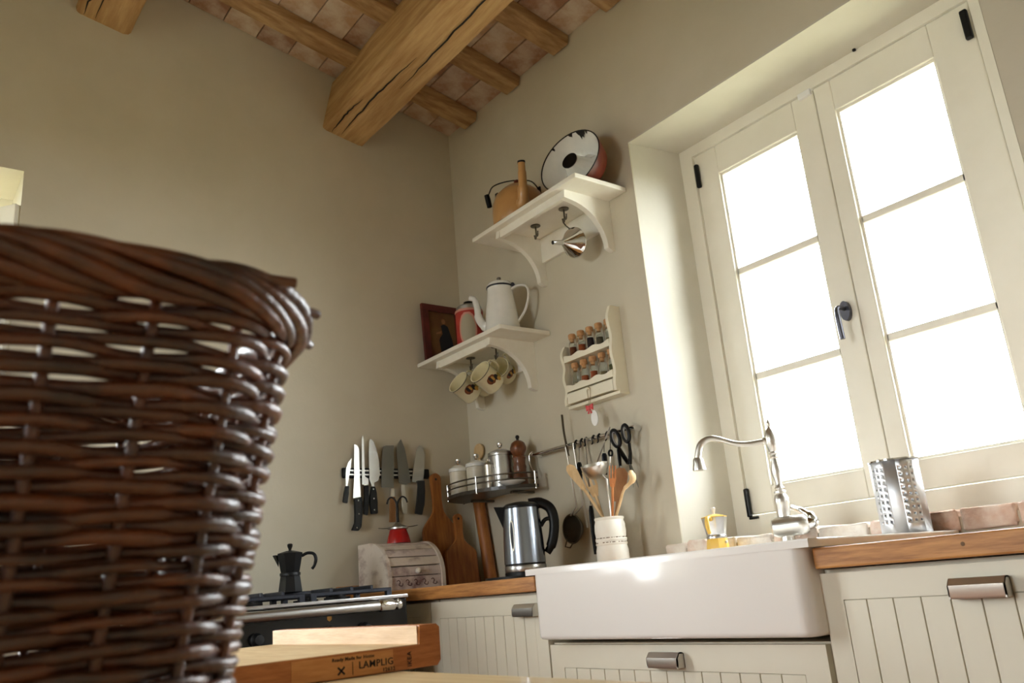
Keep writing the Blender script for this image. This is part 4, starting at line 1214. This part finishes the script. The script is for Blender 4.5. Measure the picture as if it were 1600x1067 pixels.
b = new(); tube(b, [Vector((rc2.x, RYW - .006, RZ - .018)), rc2 + Vector((0, 0, .011))], .0016, 6); t.part('loop', b, DKMET)
# scissors
YS = RYW - .018
A_ = lambda x, y: P(1, YS, x, y)
t = Thing('scissors', 'black handled kitchen scissors at the right end of the rail', 'scissors', A_(984, 727))
cA, cB = A_(962, 685), A_(978, 677)
def loop(c0, rx_, rz_, tilt, n=22):
    return [c0 + Vector((rx_ * math.cos(q) * math.cos(tilt) - rz_ * math.sin(q) * math.sin(tilt), 0, rx_ * math.cos(q) * math.sin(tilt) + rz_ * math.sin(q) * math.cos(tilt))) for q in [2 * PI * k / n for k in range(n)]]
b = new(); tube(b, loop(cA, .019, .034, .35), .0068, 8, closed=True); tube(b, [A_(968, 700), A_(974, 712), A_(982, 724)], [.007, .012, .011], 8, flat=(1, .5)); t.part('finger_loop', b, BLACK, 60)
b = new(); tube(b, loop(cB, .016, .032, .15), .0068, 8, closed=True); tube(b, [A_(983, 692), A_(985, 708), A_(984, 725)], [.007, .008, .011], 8, flat=(1, .5)); t.part('finger_loop', b, BLACK, 60)
b = new(); tube(b, loop(cA, .0125, .027, .35), .003, 6, closed=True); t.part('loop_lining', b, M('pale_grey_rubber', (150, 150, 150), .5), 60)
b = new(); tube(b, loop(cB, .0095, .025, .15), .003, 6, closed=True); t.part('loop_lining', b, MATS['pale_grey_rubber'], 60)
for q in ((984, 722, 991, 742, 998, 762), (984, 722, 987, 742, 990, 762)):
    b = new(); tube(b, [A_(q[0], q[1]), A_(q[2], q[3]), A_(q[4], q[5])], [.006, .0055, .001], 8, flat=(1, .25)); t.part('blade', b, BLADED, 60)

# ------------------------------------------------------------------ wall shelves
def wall_shelf(label, x0, x1, zt, bxs, hooks):
    D, TH, bt = .266, .019, .024
    t = Thing('wall_shelf', label, 'shelf', ((x0 + x1) / 2, -.01, zt - .23), 'white bracket shelves')
    b = new(); box(b, x0, x1, -D, -.001, zt - TH, zt, .003); t.part('shelf_board', b, SHELFW)
    z1 = zt - TH
    for x in bxs:
        out = [(0, z1), (-.235, z1), (-.24, z1 - .032)]
        for k in range(1, 13):
            a = PI / 2 * k / 12
            out.append((-.225 + .19 * math.sin(a) * 1.0, z1 - .036 - (.165) * (1 - math.cos(a))))
        out += [(-.028, z1 - .206), (-.012, z1 - .212), (0, z1 - .212)]
        b = new(); prism(b, out, (x - bt / 2, 0, 0), (0, 1, 0), (0, 0, 1), (bt, 0, 0)); t.part('bracket', b, SHELFW)
    b = new(); box(b, bxs[0] + bt / 2, bxs[1] - bt / 2, -.236, -.216, z1 - .034, z1, .002); t.part('front_rail', b, SHELFW)
    b = new(); box(b, bxs[0] + bt / 2, bxs[1] - bt / 2, -.018, -.001, z1 - .11, z1, .002); t.part('back_board', b, SHELFW)
    for x in hooks:
        z = z1
        b = new(); lathe(b, [(.021, 0), (.021, -.003), (.008, -.006)], 18, (x, -.125, z)); hk = t.part('double_hook', b, DKMET, 40)
        b = new(); tube(b, [(x, -.125, z - .004), (x, -.125, z - .042)], .0035, 8)
        for s in (-1, 1):
            tube(b, smooth_pts([(x, -.125, z - .036), (x + s * .008, -.125 - s * .004, z - .050), (x + s * .018, -.125 - s * .008, z - .050), (x + s * .023, -.125 - s * .01, z - .034)], 5), [.0035] * 13 + [.003] * 2 + [.0045], 8)
        t.part('prongs', b, DKMET, 60, sub=hk)
    return t


US, LS = 2.344, 1.914
wall_shelf('upper white bracket shelf holding the ochre kettle', .51, 1.188, US, (.655, 1.077), (.772, .955))
wall_shelf('lower white bracket shelf in the corner holding the white coffee pot', .004, .655, LS, (.135, .528), (.236, .43))

# ochre kettle
kx = P(1, -.135, 811, 320).x
k0 = Vector((kx, -.135, US + .0005))
t = Thing('enamel_kettle', 'old ochre enamel kettle with long spout on the upper shelf', 'kettle', k0)
b = new(); lathe(b, [(.108, 0), (.112, .004), (.112, .014)], 36, k0); t.part('dark_foot', b, BLACKM, 40)
b = new(); lathe(b, [(.112, .014), (.116, .022), (.117, .07), (.114, .108), (.099, .148), (.07, .177), (.055, .182)], 36, k0); t.part('body', b, OCHRE, 50)
b = new(); lathe(b, [(.057, .18), (.055, .188), (.03, .198), (.008, .202)], 28, k0); l = t.part('lid', b, OCHRE, 40)
b = new(); lathe(b, [(.006, .2), (.006, .206), (.014, .212), (.014, .222), (.006, .228)], 16, k0); t.part('knob', b, BRICKRED, 40, sub=l)
sd_ = Vector((.86, -.5, 0)).normalized()
SS = lambda r, h: k0 + sd_ * r + Vector((0, 0, h))
b = new(); tube(b, smooth_pts([SS(.095, .05), SS(.128, .08), SS(.142, .13), SS(.150, .185), SS(.156, .228)], 6), [.03] * 5 + [.024] * 7 + [.018] * 7 + [.0155] * 6, 14); sp_ = t.part('spout', b, OCHRE, 60)
b = new(); lathe(b, [(.0165, -.004), (.0165, .004), (.012, .004)], 16, SS(.156, .229), SS(.156, .228) - SS(.15, .185)); t.part('spout_lip', b, BLACKM, 40, sub=sp_)
hv = Vector((-.5, -.86, 0)).normalized()
hv = Vector((-.72, -.69, 0)).normalized()
for s in (-1, 1):
    b = new(); box(b, -.008, .008, -.004, .004, 0, .03); bmesh.ops.translate(b, verts=b.verts, vec=k0 + hv * s * .092 + Vector((0, 0, .148))); t.part('ear', b, BLACKM)
HB = [k0 + hv * r + Vector((0, 0, h)) for r, h in ((-.09, .172), (-.06, .212), (.0, .226), (.06, .226), (.108, .212), (.128, .178))]
fold = Vector((sd_.x, sd_.y, 0)) * -.0
b = new(); tube(b, smooth_pts([p + fold for p in HB], 6), .0028, 8); hb_ = t.part('bail', b, BLACKM, 60)
b = new(); lathe(b, [(.006, -.03), (.011, -.028), (.012, 0), (.011, .028), (.006, .03)], 14, k0 + hv * .132 + Vector((0, 0, .148)), Vector((-.0, -.2, 1))); t.part('grip', b, BLACK, 40, sub=hb_)

# bundt tin leaning on the wall
bt_c = P(1, -.175, 890, 251); ax_ = Vector((.22, -.91, .24)).normalized()
t = Thing('bundt_tin', 'chipped white enamel bundt tin with dark rim leaning on the upper shelf', 'baking tin', bt_c)
R_ = .138
b = new(); inner = [(R_, 0), (R_ * .96, -.02), (R_ * .80, -.075), (R_ * .62, -.09), (R_ * .45, -.075), (R_ * .28, -.02), (R_ * .24, -.004)]
lathe(b, inner, 48, bt_c, ax_, caps=False)
u_, v_, _w = basis(ax_); u_, v_ = (-u_, -v_) if v_.z < 0 else (u_, v_)
for vtx in b.verts:                     # fluted ring
    rel = vtx.co - bt_c; h = rel.dot(ax_); q = rel - ax_ * h; a = math.atan2(q.dot(v_), q.dot(u_)); rr = q.length
    vtx.co = bt_c + ax_ * (h + (.003 * math.cos(10 * a) if h < -.03 else 0)) + q * (1 + (.014 * math.cos(10 * a) if -.08 < h < -.01 else 0))
t.part('inside', b, ENAM, 60)
b = new(); lathe(b, [(R_ + .001, .0), (R_ * 1.0, -.02), (R_ * .89, -.08), (R_ * .62, -.104), (R_ * .3, -.095), (R_ * .2, -.012)], 48, bt_c, ax_, caps=False); t.part('outside', b, BRICKRED, 60)
b = new(); tube(b, [bt_c + (u_ * math.cos(q) + v_ * math.sin(q)) * (R_ + .001) for q in [2 * PI * k / 48 for k in range(48)]], .0026, 8, closed=True); t.part('rim', b, BLACKM, 60)
b = new(); lathe(b, [(.0, -.003), (R_ * .235, -.003), (R_ * .25, .0015), (R_ * .2, .002), (0, .001)], 28, bt_c, ax_); t.part('centre_hole', b, BLACK, 60)
rnd = random.Random(8)
for ang, ln, wd_ in ((1.25, .34, .016), (1.62, .14, .007), (1.02, .1, .006), (2.3, .08, .006)):
    b = new(); n = 9; pts = []
    for k in range(n + 1):
        a = ang - ln / 2 + ln * k / n; pts.append((a, R_ - .001)); 
    innerp = [(a, R_ - wd_ * math.sin(PI * k / n) * rnd.uniform(.6, 1.2) - .002) for k, (a, _) in enumerate(pts)]
    f1 = [b.verts.new(bt_c + (u_ * math.cos(a) + v_ * math.sin(a)) * r - ax_ * ((R_ - r) * 1.9 - .0015)) for a, r in pts + innerp[::-1]]
    for k in range(n):
        b.faces.new((f1[k], f1[k + 1], f1[2 * n - k], f1[2 * n + 1 - k]))
    t.part('chip', b, BLACKM)

# funnel on the right hook
fc = P(1, -.12, 895, 379); fa = Vector((-.45, -.62, -.05)).normalized()
fa = Vector((.05, -.97, -.2)).normalized()
t = Thing('funnel', 'shiny steel funnel hanging from the upper shelf hook', 'funnel', fc)
b = new(); lathe(b, [(.060, -.012), (.062, -.010), (.060, -.004), (.052, .002), (.012, .056), (.010, .060)], 36, fc, fa, caps=False); t.part('cone', b, CHROME, 40)
b = new(); lathe(b, [(.0105, .056), (.010, .07), (.0085, .112), (.0075, .112), (.008, .07)], 20, fc, fa, caps=False); t.part('spout', b, CHROME, 40)
b = new(); lathe(b, [(0, .110), (.0074, .110)], 16, fc, fa, caps=False); t.part('spout_opening', b, BLACK)
top = fc + Vector((-.005, 0, .058)); hk_ = Vector((.955 - .018, -.118, US - .019 - .052))
b = new(); tube(b, [top, (top + hk_) / 2 + Vector((-.006, 0, .004)), hk_, hk_ + Vector((.008, 0, .006))], .0028, 8); t.part('hanging_loop', b, DKMET, 60)

# lower shelf: picture
t = Thing('framed_picture', 'red framed painting of a dark dressed figure on the lower shelf', 'picture', (.03, -.138, LS))
py0, py1, pz0, pz1 = -.248, -.03, LS + .0005, LS + .29
lean = .06; fw = .033
def PX(y, z, d=0.):
    return Vector((.045 - (z - LS) * lean + d, y, z))
b = new()
for (ya, yb, za, zb_) in ((py0, py0 + fw, pz0, pz1), (py1 - fw, py1, pz0, pz1), (py0 + fw, py1 - fw, pz1 - fw, pz1), (py0 + fw, py1 - fw, pz0, pz0 + fw)):
    c8 = [PX(y, z, d) for d in (0, .016) for y, z in ((ya, za), (yb, za), (yb, zb_), (ya, zb_))]
    w = [b.verts.new(p) for p in c8]
    for f in ((0, 1, 2, 3), (4, 5, 6, 7), (0, 1, 5, 4), (1, 2, 6, 5), (2, 3, 7, 6), (3, 0, 4, 7)):
        b.faces.new([w[k] for k in f])
t.part('frame', b, PICRED)
def sheet(pts, d, mat, name):
    b = new(); w = [b.verts.new(PX(y, z, d)) for y, z in pts]; b.faces.new(w)
    b.faces.ensure_lookup_table()
    ex = bmesh.ops.extrude_face_region(b, geom=b.faces[:]); bmesh.ops.translate(b, verts=[v for v in ex['geom'] if isinstance(v, bmesh.types.BMVert)], vec=(.0008, 0, 0))
    return t.part(name, b, mat)
sheet([(py0 + fw - .002, pz0 + fw), (py1 - fw + .002, pz0 + fw), (py1 - fw + .002, pz1 - fw), (py0 + fw - .002, pz1 - fw)], .004, PICBG, 'painted_panel')
yc = -.125
sheet([(yc - .03, LS + .055), (yc + .045, LS + .055), (yc + .038, LS + .12), (yc + .026, LS + .165), (yc + .018, LS + .19), (yc - .004, LS + .2), (yc - .02, LS + .19), (yc - .014, LS + .15), (yc - .03, LS + .13), (yc - .036, LS + .115)], .0052, PICBLK, 'painted_dress')
sheet([(yc - .004 + .011 * math.cos(q), LS + .212 + .014 * math.sin(q)) for q in [2 * PI * k / 12 for k in range(12)]], .0052, SKINP, 'painted_head')
sheet([(yc - .05, LS + .145), (yc - .022, LS + .15), (yc - .018, LS + .165), (yc - .05, LS + .152)], .0053, SKINP, 'painted_arm')

# red tin
q = P(1, -.15, 735, 520); o = Vector((q.x, -.15, LS + .0005))
t = Thing('storage_tin', 'red and grey tin with silver lid behind the white coffee pot', 'tin', o)
b = new(); lathe(b, [(.062, 0), (.062, .178)], 36, o); tb = t.part('body', b, REDTIN, 40)
b = new(); lathe(b, [(.0632, .172), (.0645, .176), (.0632, .182)], 36, o); t.part('bead', b, PINKTIN, 40, sub=tb)
b = new(); lathe(b, [(.057, .18), (.0575, .198), (.05, .206), (.02, .21)], 36, o); ld = t.part('lid', b, ALU, 40)
b = new(); lathe(b, [(.022, .206), (.026, .212), (.022, .226), (.008, .23)], 20, o); t.part('knob', b, BLACK, 40, sub=ld)
def decal(t, o, r, prof, a0, mat, name, sub, n=14):
    """curved label: list of (half angle, z)"""
    b = new(); rows = []
    for ha, z in prof:
        rows.append([b.verts.new(o + Vector((r * math.cos(a0 - ha + 2 * ha * k / n), r * math.sin(a0 - ha + 2 * ha * k / n), z))) for k in range(n + 1)])
    for p, q in zip(rows, rows[1:]):
        for k in range(n):
            b.faces.new((p[k], p[k + 1], q[k + 1], q[k]))
    return t.part(name, b, mat, 60, sub=sub)
va = math.atan2(-.62, .78)
ovl = [(.55 * math.sqrt(max(0, 1 - ((z - .085) / .07) ** 2)) + .002, z) for z in [.016 + .138 * k / 12 for k in range(13)]]
decal(t, o, .0626, [(a + .12, .085 + (z - .085) * 1.12) for a, z in ovl], va - .1, PINKTIN, 'label_border', tb)
decal(t, o, .0631, ovl, va - .1, GREYLAB, 'oval_label', tb)

# white coffee pot
q = P(1, -.145, 786, 505); o = Vector((q.x - .004, -.145, LS + .0005))
t = Thing('coffee_pot', 'tall white enamel coffee pot with dark trim on the lower shelf', 'coffee pot', o)
b = new(); lathe(b, [(.078, 0), (.0795, .004), (.076, .03), (.064, .13), (.055, .196), (.0545, .212), (.0565, .216)], 40, o); bd = t.part('body', b, ENAM, 50)
b = new(); lathe(b, [(.0572, .214), (.0585, .218), (.0572, .2215)], 40, o); t.part('dark_trim', b, NAVY, 50, sub=bd)
b = new(); lathe(b, [(.056, .221), (.057, .225), (.05, .236), (.03, .245), (.01, .248)], 36, o); ld = t.part('lid', b, ENAM, 50)
b = new(); lathe(b, [(.006, .247), (.0055, .252), (.010, .258), (.009, .264), (.003, .267)], 16, o); t.part('knob', b, DKMET, 50, sub=ld)
hv2 = Vector((.62, .78, 0)).normalized(); hv2 = Vector((.80, .60, 0))
HH_ = lambda r, h: o + hv2 * r + Vector((0, 0, h))
b = new(); tube(b, smooth_pts([HH_(.052, .205), HH_(.085, .215), HH_(.118, .205), HH_(.126, .165), HH_(.105, .1), HH_(.068, .05)], 6), .0075, 10, flat=(1.25, .7)); t.part('handle', b, ENAM, 60)
b = new(); lathe(b, [(.004, -.012), (.009, -.008), (.009, .008), (.004, .012)], 12, HH_(.06, .222), (hv2.y, -hv2.x, 0)); t.part('hinge', b, NAVY, 40)
SP_ = lambda r, h: o - hv2 * r + Vector((0, 0, h))
b = new(); tube(b, smooth_pts([SP_(.06, .05), SP_(.085, .062), SP_(.104, .1), SP_(.108, .15), SP_(.118, .185), SP_(.138, .196)], 6), [.022] * 6 + [.018] * 8 + [.0145] * 9 + [.012] * 8, 14); t.part('spout', b, ENAM, 60)

# mugs
def mug(label, c, axis, up, s=1.):
    """enamel mug: axis points out of the mouth, up = handle side"""
    a = Vector(axis).normalized(); u = Vector(up); u = (u - a * u.dot(a)).normalized(); w = a.cross(u)
    t = Thing('enamel_mug', label, 'mug', c, 'rooster mugs under the lower shelf')
    r, h = .041 * s, .08 * s
    b = new(); lathe(b, [(0, -h), (r * .8, -h), (r * .95, -h * .95), (r, -h * .88), (r, 0), (r * 1.04, .002), (r * .96, .0015), (r * .93, -h * .85), (0, -h * .93)], 32, c, a, caps=False); bd = t.part('body', b, CREAMEN, 50)
    b = new(); tube(b, [c + (u * math.cos(q) + w * math.sin(q)) * r * 1.03 for q in [2 * PI * k / 32 for k in range(32)]], .0018, 6, closed=True); t.part('dark_rim', b, GREENTRIM, 60, sub=bd)
    b = new(); tube(b, smooth_pts([c + u * (r * x) - a * (h * y) for x, y in ((.98, .15), (1.4, .18), (1.62, .42), (1.45, .68), (.98, .76))], 6), .0045 * s, 8, flat=(1.3, .6)); t.part('handle', b, CREAMEN, 60)
    # rooster-like print: brown tail, golden body, olive tuft
    uu, vv, _ = basis(a)
    def patch(ang0, z0, ra, rz, mat, nm, lift):
        b = new(); rows = []
        for k in range(9):
            zz = -1 + 2 * k / 8; ha = ra * math.sqrt(max(0, 1 - zz * zz)) + .004
            rows.append([b.verts.new(c - a * (h * z0 + rz * zz) + (u * math.cos(ang0 - ha + 2 * ha * j / 8) + w * math.sin(ang0 - ha + 2 * ha * j / 8)) * (r + lift)) for j in range(9)])
        for p, q in zip(rows, rows[1:]):
            for j in range(8):
                b.faces.new((p[j], p[j + 1], q[j + 1], q[j]))
        t.part(nm, b, mat, 60, sub=bd)
    for s_ in (1, -1):
        patch(s_ * 1.95, .40, .44, .017 * s, BROWNP, 'printed_tail', .0005)
        patch(s_ * 2.02, .36, .12, .012 * s, BLACKP, 'printed_feather', .0009)
        patch(s_ * 1.80, .40, .10, .010 * s, GOLDP, 'printed_feather', .0009)
        patch(s_ * 1.52, .52, .20, .013 * s, BLACKP, 'printed_breast', .0007)
        patch(s_ * 1.45, .66, .16, .009 * s, GOLDP, 'printed_wing', .0009)
        patch(s_ * 1.15, .60, .20, .012 * s, OLIVEP, 'printed_grass', .0007)
    return t


yM = -.135
for lab, px, y, axis, s in (('rooster mug furthest left on the lower shelf hooks', (716, 597), -.14, (.08, -.86, .5), 1.28),
                            ('second rooster mug from the left with its mouth towards the room', (744, 594), -.055, (.40, -.86, .22), 1.15),
                            ('third rooster mug from the left, tail print facing front', (750, 581), -.14, (.10, -.86, .48), 1.28),
                            ('rooster mug furthest right with a nearly round mouth in view', (779, 574), -.055, (.45, -.84, .2), 1.15)):
    mug(lab, P(1, y - .05, *px), axis, (.1, .25, .95), s)

# ------------------------------------------------------------------ spice rack
t = Thing('spice_rack', 'distressed cream wooden spice rack with two shelves and a drawer', 'spice rack', (.925, -.035, 1.56))
sx0, sx1, sz0, sz1, sdp = .778, 1.072, 1.556, 1.888, .068
for x in (sx0, sx1 - .014):
    edge = []; st1 = sz1 if x > .9 else 1.80
    for k in range(41):
        f = k / 40; z = sz0 + (st1 - sz0) * f
        d = sdp - .009 * (.5 + .5 * math.cos(f * 2 * PI * 2.6 + 2.2)) - (.010 * max(0, (f - .86) / .14) ** 2)
        edge.append((-d, z))
    b = new(); prism(b, [(-.001, sz0)] + edge + [(-.001, st1)], (x, 0, 0), (0, 1, 0), (0, 0, 1), (.014, 0, 0)); t.part('side_panel', b, RACKW)
SPZ = [1.742, 1.622]
for z in SPZ:
    b = new(); box(b, sx0 + .014, sx1 - .014, -.056, -.002, z - .010, z); sh = t.part('shelf', b, RACKW)
    b = new(); n = 24
    topo = [(sx0 + .0145 + (sx1 - sx0 - .029) * k / n, z + .012 + .004 * math.cos(k / n * 2 * PI * 3)) for k in range(n + 1)]
    prism(b, [(sx0 + .0145, z - .012)] + [(sx1 - .0145, z - .012)] + topo[::-1], (0, -.063, 0), (1, 0, 0), (0, 0, 1), (0, .007, 0)); t.part('retaining_lip', b, RACKW, sub=sh)
b = new(); box(b, sx0 + .015, sx1 - .015, -.06, -.002, sz0 + .006, SPZ[1] - .018); t.part('drawer_box', b, RACKW)
b = new(); box(b, sx0 + .0165, sx1 - .0165, -.067, -.0605, sz0 + .004, SPZ[1] - .021, .002); dw = t.part('drawer_front', b, RACKW)
b = new(); lathe(b, [(.003, 0), (.003, .006), (.006, .010), (.004, .014)], 12, (.925, -.067, 1.594), (0, -1, 0)); t.part('knob', b, RACKW, 40, sub=dw)
b = new(); box(b, sx0 + .014, sx1 - .014, -.006, -.001, sz1 - .075, sz1 - .05); t.part('back_slat', b, RACKW)
b = new(); box(b, sx0, sx1, -.05, -.001, sz0 - .012, sz0 - .0005); t.part('base_board', b, RACKW)
jn = ['brown', 'rust', 'dark', 'grey', 'straw', 'straw', 'rust', 'rust', 'straw', 'green']
lv = [.8, .75, 1.0, .75, .4, .3, .6, .7, .4, .7]
ordn = ['leftmost', 'second from left', 'middle', 'second from right', 'rightmost']
for rw, z in enumerate(SPZ):
    for k in range(5):
        i = rw * 5 + k
        o = Vector((sx0 + .042 + .0525 * k, -.031, z + .0005))
        t = Thing('spice_bottle', '%s corked glass spice bottle on the %s shelf of the spice rack' % (ordn[k], 'top' if rw == 0 else 'lower'), 'bottle', o, 'spice bottles in the rack')
        b = new(); lathe(b, [(0, .001), (.0185, .001), (.0195, .004), (.0195, .052), (.0165, .064), (.0125, .070), (.0125, .08), (.014, .082)], 20, o, caps=False); t.part('glass', b, JARG, 50)
        b = new(); lathe(b, [(.0118, .070), (.0128, .082), (.0146, .083), (.0152, .101), (.0125, .104)], 16, o); t.part('cork', b, CORK, 40)
        b = new(); lathe(b, [(.0178, .003), (.0182, .006), (.0182, .006 + .05 * lv[i]), (.015, .008 + .05 * lv[i])], 18, o); t.part('spice', b, MATS['spice_' + jn[i]], 40)

# hanging tag
q0 = P(1, -.072, 919, 604); q1 = P(1, -.072, 922, 636); q2 = P(1, -.072, 928, 650)
t = Thing('gift_tag', 'white oval tag with red bow hanging from the spice rack', 'tag', q2)
b = new(); tube(b, smooth_pts([(.925 - .004, -.0725, 1.600), (q0.x - .008, -.0735, q0.z - .01), (q1.x, -.0735, q1.z)], 5), .0011, 5); tube(b, smooth_pts([(.925 + .004, -.0725, 1.600), (q0.x + .012, -.0735, q0.z - .015), (q1.x + .002, -.0735, q1.z)], 5), .0011, 5); t.part('string', b, TWINE)
b = new()
for s in (-1, 1):
    prism(b, [(0, -.004), (s * .017, -.013), (s * .019, .010), (0, .005)], (q1.x, -.078, q1.z), (1, 0, 0), (0, 0, 1), (0, .006, 0))
    prism(b, [(0, 0), (s * .012, -.024), (s * .004, -.026)], (q1.x, -.0775, q1.z), (1, 0, 0), (0, 0, 1), (0, .003, 0))
lathe(b, [(.001, -.004), (.005, -.003), (.006, 0), (.005, .003), (.001, .004)], 10, (q1.x, -.078, q1.z), (1, 0, 0)); t.part('bow', b, REDBOW)
b = new(); prism(b, [(.0185 * math.cos(q), .030 * math.sin(q)) for q in [2 * PI * k / 24 for k in range(24)]], (q2.x + .002, -.0725, q2.z - .008), (1, 0, 0), (0, 0, 1), (0, .003, 0)); t.part('card', b, PAPER)
